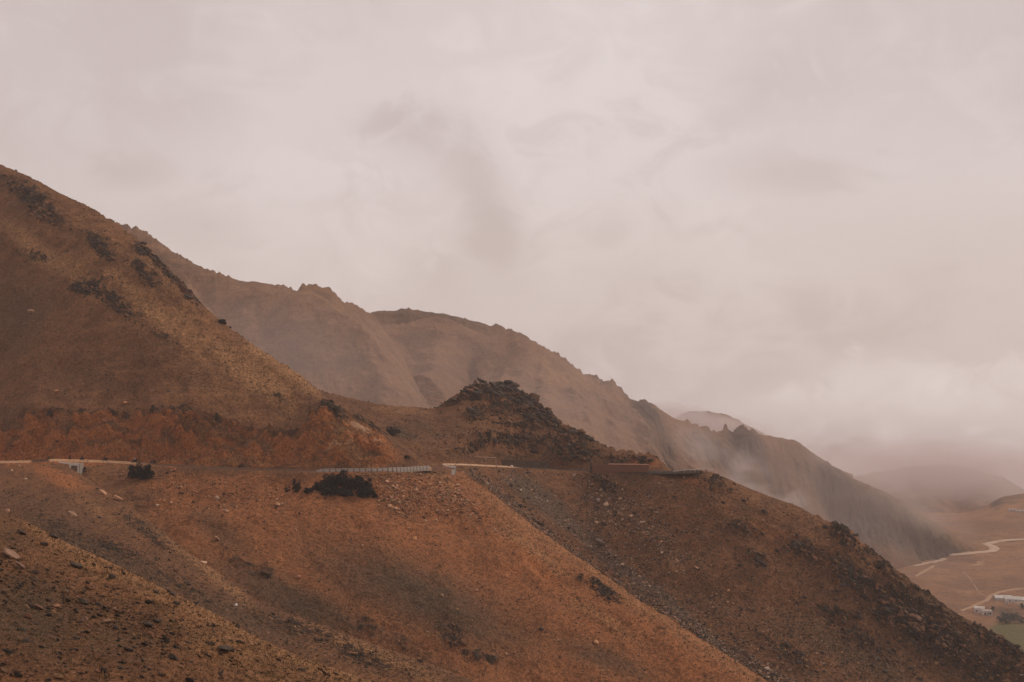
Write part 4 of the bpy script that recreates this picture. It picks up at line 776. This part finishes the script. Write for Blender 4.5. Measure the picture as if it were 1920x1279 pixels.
def shrub(hl, px_, py_, wpx, hpx, label, group=None, seed=0, mat=None, n=1800):
    p, _ = hl.at(px_, py_+hpx*.35); k = p.y/F; w_, h_ = wpx*k, hpx*k
    t = empty('shrub', tuple(p-Vector((0, 0, .2))), label=label, cat='shrub', group=group)
    leaf_cloud('foliage', w_*.56, w_*.42, h_*.66, n, .15+.012*w_, mat or M_LEAF, t, 24, h_*.42, seed)
    bm = bmesh.new()
    for i in range(5):
        a = i*1.3+seed; tube(bm, (0, 0, -.3), (math.cos(a)*w_*.25, math.sin(a)*w_*.2, h_*.6), .07, .03, 6)
    bmobj('stem', bm, M_BARK, t)
for i, (x, y, w_, h_, lab) in enumerate([
    (604, 914, 28, 22, 'dark shrub at the left end of the large thicket below the barriers'),
    (624, 906, 30, 26, 'dark shrub in the left half of the thicket, reaching up towards the barriers'),
    (647, 905, 34, 28, 'tallest dark shrub at the centre top of the thicket'),
    (668, 909, 32, 24, 'dark shrub right of the tallest one in the thicket'),
    (689, 915, 26, 22, 'dark shrub at the right end of the large thicket'),
    (620, 924, 34, 16, 'low dark shrub along the bottom left of the thicket'),
    (652, 924, 40, 16, 'low dark shrub along the bottom middle of the thicket'),
    (682, 926, 30, 14, 'low dark shrub along the bottom right of the thicket'),
    (700, 928, 12, 10, 'small thin shrub trailing off the right end of the thicket')]):
    shrub(hill_main, x, y, w_, h_, lab, 'dark shrubs of the thicket below the barriers', i+1, n=5000)
shrub(hill_main, 556, 914, 15, 24, 'isolated narrow dark shrub left of the thicket', seed=21)
shrub(hill_main, 538, 918, 12, 12, 'small faint shrub at the far left of the thicket', seed=23, n=350)
shrub(hill_main, 578, 921, 18, 9, 'flat low shrub between the isolated shrub and the thicket', seed=22)
shrub(hill_main, 257, 886, 30, 26, 'lone dark bush below the riders, its larger left half', 'lone dark bush below the road', 24, n=4500)
shrub(hill_main, 274, 890, 26, 25, 'right half of the lone dark bush below the riders', 'lone dark bush below the road', 25, n=4500)
shrub(hill_main, 417, 604, 15, 10, 'dark bush standing out on the crest line of the left hill', seed=26)
shrub(hill_main, 432, 613, 5, 4, 'tiny bush right of the dark bush on the crest line', seed=27, n=200)
shrub(hill_sec, 735, 811, 26, 16, 'dark round bush in the hollow right of the orange landslip', seed=28)
shrub(hill_main, 155, 880, 18, 9, 'low dull bush beside the white culvert at left', seed=29, n=500)
shrub(hill_main, 761, 858, 20, 6, 'flat dull bush by the road bend before the fence', seed=30, n=400)

def tree(px_, py_, wpx, hpx, label, seed, group):
    p, _ = hill_v.at(px_, py_+hpx*.5); k = p.y/F; w_, h_ = wpx*k, hpx*k
    t = empty('tree', tuple(p), label=label, cat='tree', group=group)
    leaf_cloud('crown', w_*.5, w_*.5, h_*.6, 900, .42, M_LEAF2, t, 16, h_*.6, seed)
    bm = bmesh.new(); tube(bm, (0, 0, -.5), (0, 0, h_*.6), .22, .10, 7)
    for i in range(4): a = i*1.6+seed; tube(bm, (0, 0, h_*.3), (math.cos(a)*w_*.28, math.sin(a)*w_*.28, h_*.7), .10, .04, 6)
    bmobj('trunk', bm, M_BARK, t)
for i, (x, y, w_, h_, lab) in enumerate([
    (1877, 1161, 15, 12, 'dark green tree at the left end of the grove by the field'), (1885, 1158, 17, 14, 'second tree from the left in the grove by the field'),
    (1893, 1162, 19, 14, 'broad low tree in the front middle of the grove'), (1897, 1156, 16, 12, 'tree at the back middle of the grove'),
    (1905, 1160, 17, 14, 'tree in the right half of the grove'), (1914, 1163, 16, 13, 'tree at the right end of the grove by the field'), (1884, 1166, 14, 9, 'small tree at the front left of the grove')]):
    tree(x, y, w_, h_, lab, 40+i, 'trees of the dark grove by the green field')
tree(1917, 1137, 6, 9, 'dark tree at the frame edge below the long white compound', 51, None)
tree(1862, 1142, 8, 6, 'dull low tree just right of the white farmhouse', 52, None)
tree(1866, 1120, 5, 4, 'tiny tree at the left end of the long white compound', 53, None)

# ------------------------------------------------------------------ houses in the valley
def building(name, px_, pyb, r_w, dims, rz, label, parts, roof='flat', mat=None):
    p, _ = hill_v.at(px_, pyb); t = empty(name, tuple(p), rz, label=label, cat='house'); mat = mat or M_PLAST
    L_, D, H = dims; bm = bmesh.new(); box(bm, (0, 0, H/2-1), (L_, D, H+2)); bmobj('wall', bm, mat, t)
    bm = bmesh.new()
    if roof == 'flat':
        box(bm, (0, 0, H+.12), (L_+.5, D+.5, .24))
        for s_ in (-1, 1): box(bm, (0, s_*(D/2+.1), H+.44), (L_+.5, .3, .4)); box(bm, (s_*(L_/2+.1), 0, H+.44), (.3, D-.2, .4))
    elif roof == 'shed':
        v = box(bm, (0, 0, H+.9), (L_+.8, D+.8, .25)); bmesh.ops.rotate(bm, verts=v, cent=(0, 0, H+.9), matrix=Matrix.Rotation(math.radians(14), 3, 'X'))
        box(bm, (0, D/2-.3, H+.8), (L_*.98, .4, 1.8))
    else:
        a = [bm.verts.new(v) for v in ((-L_/2-.3, -D/2-.3, H), (L_/2+.3, -D/2-.3, H), (L_/2+.3, D/2+.3, H), (-L_/2-.3, D/2+.3, H), (-L_/2-.3, 0, H+D*.28), (L_/2+.3, 0, H+D*.28))]
        for f in ((0, 1, 5, 4), (2, 3, 4, 5), (0, 4, 3), (1, 2, 5), (3, 2, 1, 0)): bm.faces.new([a[i] for i in f])
    bmobj('roof', bm, mat, t)
    for kind, x, z, w_, h_ in parts:
        bm = bmesh.new(); box(bm, (x, -D/2-.03, z+h_/2), (w_, .12, h_)); o = bmobj(kind, bm, M_DARK, t)
        if kind == 'window':
            bm = bmesh.new(); box(bm, (x, -D/2-.09, z+h_+.08), (w_+.3, .14, .16)); box(bm, (x, -D/2-.11, z-.08), (w_+.4, .2, .16)); bmobj('frame', bm, M_WHITE, o)
    return t
building('farmhouse', 1836.5, 1150, 0, (9.5, 6.5, 4.6), math.radians(-16), 'left gabled part of the small white farmhouse beside the slope', [('window', -2.6, 1.3, 1.4, 1.6), ('window', 2.6, 1.5, 1.0, 1.2)], 'gable')
building('farmhouse', 1850.5, 1153, 0, (9.5, 6.0, 3.8), math.radians(-8), 'right flat-roofed part of the small white farmhouse with dark openings', [('door', -1.8, 0, 1.6, 2.3), ('window', .6, .8, 1.5, 1.5), ('window', 2.9, .8, 2.0, 1.9)])
M_TIN = simple('pale_sheet_roof', (.48, .45, .42), .7, .2, .6)
building('long_house', 1882, 1126, 0, (17, 7, 2.4), math.radians(-6), 'left wing of the long pale compound in the valley', [('door', 3, 0, 1.2, 1.9)], 'shed', M_TIN)
building('long_house', 1898, 1128.5, 0, (15, 9, 3.2), math.radians(-10), 'middle and tallest part of the long pale compound in the valley', [('window', -3, 1, 1.2, 1.2), ('window', 3, 1, 1.2, 1.2)], 'gable', M_TIN)
building('long_house', 1914, 1129.5, 0, (13, 7, 2.6), math.radians(-4), 'right wing of the long pale compound reaching the frame edge', [('door', -2, 0, 1.2, 2)], 'shed', M_TIN)
building('hut', 1887, 1133, 0, (3.0, 2.6, 2.2), 0, 'tiny pale hut below the long compound', [('door', 0, 0, .8, 1.6)])
building('hut', 1912, 1134, 0, (9, 3, 1.7), 0, 'low yellowish shed below the right wing of the compound', [('door', 1, 0, 1, 1.4)], 'flat', simple('ochre_plaster', (.58, .44, .32), .85, .1, .3))
building('hillside_house', 1898.5, 959, 0, (9.5, 6, 2.8), 0, 'single white house on the far valley slope, left one', [('window', -2, 1, 1.4, 1.1), ('door', 1.6, 0, 1.1, 2)])
building('hillside_house', 1914.5, 961, 0, (13, 6, 2.3), math.radians(-8), 'long low white house on the far valley slope near the frame edge', [('window', -4, .9, 1.3, 1), ('window', 0, .9, 1.3, 1), ('window', 4, .9, 1.3, 1)])

# ------------------------------------------------------------------ riders and motorcycles
M_TYRE = simple('tyre_rubber', (.010, .010, .011), .8, .2, 10); M_STEEL = simple('dull_steel', (.05, .05, .055), .5, .1, 10, .2)
def wheel(parent, x):
    bm = bmesh.new(); n, m_ = 24, 8
    vs = [[bm.verts.new(((.27+.055*math.cos(q*2*math.pi/m_))*math.cos(k*2*math.pi/n)+x, .055*math.sin(q*2*math.pi/m_), (.27+.055*math.cos(q*2*math.pi/m_))*math.sin(k*2*math.pi/n)+.325)) for q in range(m_)] for k in range(n)]
    for k in range(n):
        for q in range(m_): bm.faces.new((vs[k][q], vs[(k+1) % n][q], vs[(k+1) % n][(q+1) % m_], vs[k][(q+1) % m_]))
    o = bmobj('wheel', bm, M_TYRE, parent, True)
    bm = bmesh.new()
    for k in range(10): a = k*math.pi/5; tube(bm, (x, 0, .325), (x+.23*math.cos(a), 0, .325+.23*math.sin(a)), .008, n=5)
    tube(bm, (x, -.06, .325), (x, .06, .325), .05, n=10); bmobj('spokes', bm, M_STEEL, o)
def motorcycle(col):
    t = empty('motorcycle', (0, 0, 0)); mb = simple('motorcycle_paint', col, .35, .1, 3)
    wheel(t, -.68); wheel(t, .68)
    bm = bmesh.new()
    for s_ in (-.07, .07):
        tube(bm, (.68, s_, .325), (.42, s_, .95), .025); tube(bm, (-.68, s_, .325), (-.15, s_, .42), .025); tube(bm, (-.60, s_, .38), (-.42, s_, .74), .02)
    tube(bm, (.44, 0, .88), (-.15, 0, .40), .03); tube(bm, (.44, 0, .88), (-.35, 0, .72), .03); box(bm, (.03, 0, .44), (.50, .30, .36)); box(bm, (0, 0, .66), (.5, .2, .2)); bmobj('frame', bm, M_STEEL, t)
    bm = bmesh.new(); bmesh.ops.create_uvsphere(bm, u_segments=16, v_segments=10, radius=1, matrix=Matrix.Translation((.18, 0, .86)) @ Matrix.Diagonal((.33, .19, .18, 1))); bmobj('fuel_tank', bm, mb, t, True)
    bm = bmesh.new(); v = box(bm, (-.36, 0, .82), (.66, .26, .10)); bmesh.ops.bevel(bm, geom=list(bm.edges), offset=.04, segments=2, affect='EDGES'); bmobj('seat', bm, M_TYRE, t, True)
    bm = bmesh.new(); tube(bm, (.40, -.36, 1.06), (.44, 0, 1.0), .016); tube(bm, (.40, .36, 1.06), (.44, 0, 1.0), .016); bmobj('handlebar', bm, M_STEEL, t)
    bm = bmesh.new(); bmesh.ops.create_uvsphere(bm, u_segments=12, v_segments=8, radius=.10, matrix=Matrix.Translation((.54, 0, .90))); bmobj('headlight', bm, M_STEEL, t, True)
    bm = bmesh.new(); tube(bm, (.15, -.14, .36), (-.70, -.17, .42), .035, .05); bmobj('exhaust', bm, M_STEEL, t)
    bm = bmesh.new()
    for x in (-.68, .68):
        for k in range(7):
            a0, a1 = math.radians(30+k*17), math.radians(47+k*17); c = Vector((x, 0, .325)); q0 = c+Vector((math.cos(a0), 0, math.sin(a0)))*.37; q1 = c+Vector((math.cos(a1), 0, math.sin(a1)))*.37
            d_ = (q1-q0); rm = Matrix.Rotation(-math.atan2(d_.z, d_.x), 3, 'Y'); box(bm, (q0+q1)/2, (d_.length+.01, .13, .015), rm)
    bmobj('mudguard', bm, mb, t)
    for s_ in (-1, 1):
        bm = bmesh.new(); box(bm, (-.58, s_*.30, .66), (.46, .22, .38)); bmesh.ops.bevel(bm, geom=list(bm.edges), offset=.05, segments=2, affect='EDGES'); bmobj('pannier', bm, M_TYRE, t)
    bm = bmesh.new(); box(bm, (-.74, 0, .98), (.34, .42, .26)); bmesh.ops.bevel(bm, geom=list(bm.edges), offset=.05, segments=2, affect='EDGES'); bmobj('luggage_box', bm, M_TYRE, t)
    return t
def rider(jacket, trousers, helmet):
    """seated figure, origin under the motorcycle, facing +x"""
    bm = bmesh.new(); L_ = bm.verts.layers.skin.verify()
    J = {'hip': ((-.30, 0, .95), .15), 'waist': ((-.25, 0, 1.10), .135), 'chest': ((-.17, 0, 1.32), .16), 'neck': ((-.12, 0, 1.50), .06), 'head': ((-.07, 0, 1.60), .09), 'crown': ((-.06, 0, 1.72), .085)}
    E = [('hip', 'waist'), ('waist', 'chest'), ('chest', 'neck'), ('neck', 'head'), ('head', 'crown')]
    for s_, n_ in ((-1, 'r'), (1, 'l')):
        J.update({'sh'+n_: ((-.15, .19*s_, 1.43), .07), 'el'+n_: ((.04, .30*s_, 1.20), .05), 'wr'+n_: ((.31, .33*s_, 1.10), .035), 'ha'+n_: ((.40, .33*s_, 1.08), .04),
                  'hp'+n_: ((-.27, .11*s_, .93), .11), 'kn'+n_: ((.16, .22*s_, .82), .075), 'an'+n_: ((.02, .21*s_, .42), .05), 'to'+n_: ((.20, .22*s_, .37), .045)})
        E += [('chest', 'sh'+n_), ('sh'+n_, 'el'+n_), ('el'+n_, 'wr'+n_), ('wr'+n_, 'ha'+n_), ('hip', 'hp'+n_), ('hp'+n_, 'kn'+n_), ('kn'+n_, 'an'+n_), ('an'+n_, 'to'+n_)]
    V = {}
    for k, (c, r) in J.items():
        v = bm.verts.new(c); v[L_].radius = (r, r); v[L_].use_root = (k == 'hip'); V[k] = v
    for a, b in E: bm.edges.new((V[a], V[b]))
    m, nt, b_ = newmat('rider_clothes'); N, L = nt.nodes.new, nt.links.new
    tc = N('ShaderNodeTexCoord'); sp = N('ShaderNodeSeparateXYZ'); L(tc.outputs['Object'], sp.inputs[0]); r_ = N('ShaderNodeValToRGB'); r_.color_ramp.interpolation = 'CONSTANT'
    dv = N('ShaderNodeMath'); dv.operation = 'DIVIDE'; L(sp.outputs[2], dv.inputs[0]); dv.inputs[1].default_value = 2; L(dv.outputs[0], r_.inputs[0])
    e = r_.color_ramp.elements; e[0].color = (.03, .025, .02, 1); e[1].position = .22; e[1].color = (*trousers, 1)
    q = e.new(.50); q.color = (*jacket, 1); q = e.new(.755); q.color = (.28, .16, .10, 1); L(r_.outputs[0], b_.inputs['Base Color'])
    o = bmobj('person', bm, m); o.modifiers.new('skin', 'SKIN').use_smooth_shade = True; o.modifiers.new('sub', 'SUBSURF').levels = 1; o.modifiers['sub'].render_levels = 2
    bm = bmesh.new(); bmesh.ops.create_uvsphere(bm, u_segments=16, v_segments=12, radius=.145, matrix=Matrix.Translation((-.07, 0, 1.69)))
    bmesh.ops.bisect_plane(bm, geom=bm.verts[:]+bm.edges[:]+bm.faces[:], plane_co=(-.07+.05, 0, 1.60), plane_no=(.45, 0, -1), clear_outer=True)
    bmobj('helmet', bm, simple('helmet_shell', helmet, .3, .1, 3), o, True); return o
G_M, G_P = 'motorcycles riding along the road', 'riders on the motorcycles'
for i, (x, ang, jk, tr, he, col, lm, lp) in enumerate([
    (131, 75, (.012, .012, .014), (.012, .012, .012), (.01, .01, .01), (.012, .012, .012), 'leftmost motorcycle, seen end-on above the white culvert', 'rider in black on the leftmost motorcycle, seen end-on'),
    (153, 35, (.018, .014, .022), (.012, .012, .014), (.02, .01, .01), (.014, .014, .018), 'second motorcycle from the left on the road', 'dark dressed rider on the second motorcycle from the left'),
    (196, 8, (.018, .017, .035), (.012, .012, .016), (.012, .012, .02), (.012, .016, .03), 'third motorcycle from the left, on the brightest bit of road', 'bluish dark rider on the third motorcycle from the left'),
    (252, 8, (.30, .30, .34), (.02, .02, .03), (.5, .48, .48), (.012, .012, .014), 'fourth motorcycle from the left, just above the lone dark bush', 'rider in a pale jacket on the fourth motorcycle, above the bush'),
    (287, 8, (.015, .015, .015), (.10, .10, .10), (.01, .01, .01), (.014, .014, .014), 'fifth motorcycle from the left, right of the one above the bush', 'black helmeted rider on the fifth motorcycle from the left'),
    (453, 5, (.03, .018, .016), (.015, .012, .012), (.03, .015, .012), (.02, .016, .014), 'last motorcycle, far to the right of the others on the road', 'brown dressed rider on the last motorcycle at the far right')]):
    pa = np.array([x*1.]); ro = r_out(pa)+5; z = P3(pa, k_out(pa), r_out(pa))[0, 2]; loc = Vector(((x-960)*ro[0]/F, ro[0], z+.32))
    t = motorcycle(col); t.location = loc; t.scale = (1.12,)*3; t.rotation_euler = (0, 0, math.radians(180-ang) if i != 5 else math.radians(ang)); tag(t, lm, 'motorcycle', G_M)
    p = rider(jk, tr, he); p.location = loc; p.scale = (1.12,)*3; p.rotation_euler = t.rotation_euler; tag(p, lp, 'person', G_P)

#==HAZE==
def volume_obj(name, me_fn, dens, col=(.86, .775, .765), aniso=.2):
    bm = bmesh.new(); me_fn(bm); m = bpy.data.materials.new(name+'_air'); m.use_nodes = True; nt = m.node_tree; nt.nodes.clear()
    out = nt.nodes.new('ShaderNodeOutputMaterial'); v = nt.nodes.new('ShaderNodeVolumePrincipled'); nt.links.new(v.outputs[0], out.inputs['Volume'])
    v.inputs['Color'].default_value = (*col, 1); v.inputs['Density'].default_value = dens; v.inputs['Anisotropy'].default_value = aniso
    o = bmobj(name, bm, m); o['kind'] = 'stuff'; return o, nt, v
volume_obj('haze', lambda bm: box(bm, (0, 1750, -90), (8400, 6300, 800)), 1.0e-4)
# drifting cloud and mist, each a soft puff of uneven density
def mist(loc_px, size, rot, dens, ns, label, seed=0, soft=.25, thr=(.42, .62)):
    x, y, r = loc_px; c = P3(np.array([x*1.]), np.array([y*1.]), np.array([r*1.]))[0]
    o, nt, v = volume_obj('mist', lambda bm: bmesh.ops.create_icosphere(bm, subdivisions=3, radius=1), 0.)
    o.location = c; o.scale = size; o.rotation_euler = [math.radians(a) for a in rot]; o['label'] = label
    N, L = nt.nodes.new, nt.links.new
    tc = N('ShaderNodeTexCoord'); ln = N('ShaderNodeVectorMath'); ln.operation = 'LENGTH'; L(tc.outputs['Object'], ln.inputs[0])
    f = N('ShaderNodeMapRange'); f.interpolation_type = 'SMOOTHSTEP'; L(ln.outputs['Value'], f.inputs[0]); f.inputs[1].default_value = 1; f.inputs[2].default_value = soft
    geo = N('ShaderNodeNewGeometry'); mp = N('ShaderNodeMapping'); mp.inputs['Location'].default_value = (seed*3.1, seed*1.7, 0); L(geo.outputs['Position'], mp.inputs[0])
    mp.inputs['Scale'].default_value = (1/ns, 1/ns, 1.3/ns)
    n = N('ShaderNodeTexNoise'); n.inputs['Scale'].default_value = 1; n.inputs['Detail'].default_value = 3; n.inputs['Distortion'].default_value = .6; L(mp.outputs[0], n.inputs['Vector'])
    g = N('ShaderNodeMapRange'); g.interpolation_type = 'SMOOTHSTEP'; L(n.outputs[0], g.inputs[0]); g.inputs[1].default_value = thr[0]; g.inputs[2].default_value = thr[1]
    m1 = N('ShaderNodeMath'); m1.operation = 'MULTIPLY'; L(f.outputs[0], m1.inputs[0]); L(g.outputs[0], m1.inputs[1])
    m2 = N('ShaderNodeMath'); m2.operation = 'MULTIPLY'; L(m1.outputs[0], m2.inputs[0]); m2.inputs[1].default_value = dens; L(m2.outputs[0], v.inputs['Density'])
mist((1395, 890, 1230), (85, 90, 22), (0, 32, 0), .016, 38, 'bright wisp of mist lying on the mountain behind the road shoulder', 1)
mist((1330, 795, 2080), (120, 90, 26), (0, 12, 0), .022, 50, 'mist blowing over the small cloudy peak', 2, thr=(.35, .55))
mist((1640, 905, 1640), (150, 110, 30), (0, 30, 0), .007, 60, 'thin mist along the falling crest of the mountain', 3)
mist((1790, 885, 3150), (430, 220, 78), (0, 4, 0), .0115, 130, 'low cloud hiding the top of the distant ridge', 4, thr=(.25, .5))
mist((850, 720, 1080), (420, 130, 70), (0, 8, 0), .0018, 120, 'faint mist in the hollow before the mountain', 5, thr=(.2, .6))
mist((1560, 940, 1450), (170, 120, 50), (0, 32, 0), .0022, 70, 'thin mist on the lower right flank of the mountain', 6, thr=(.3, .6))
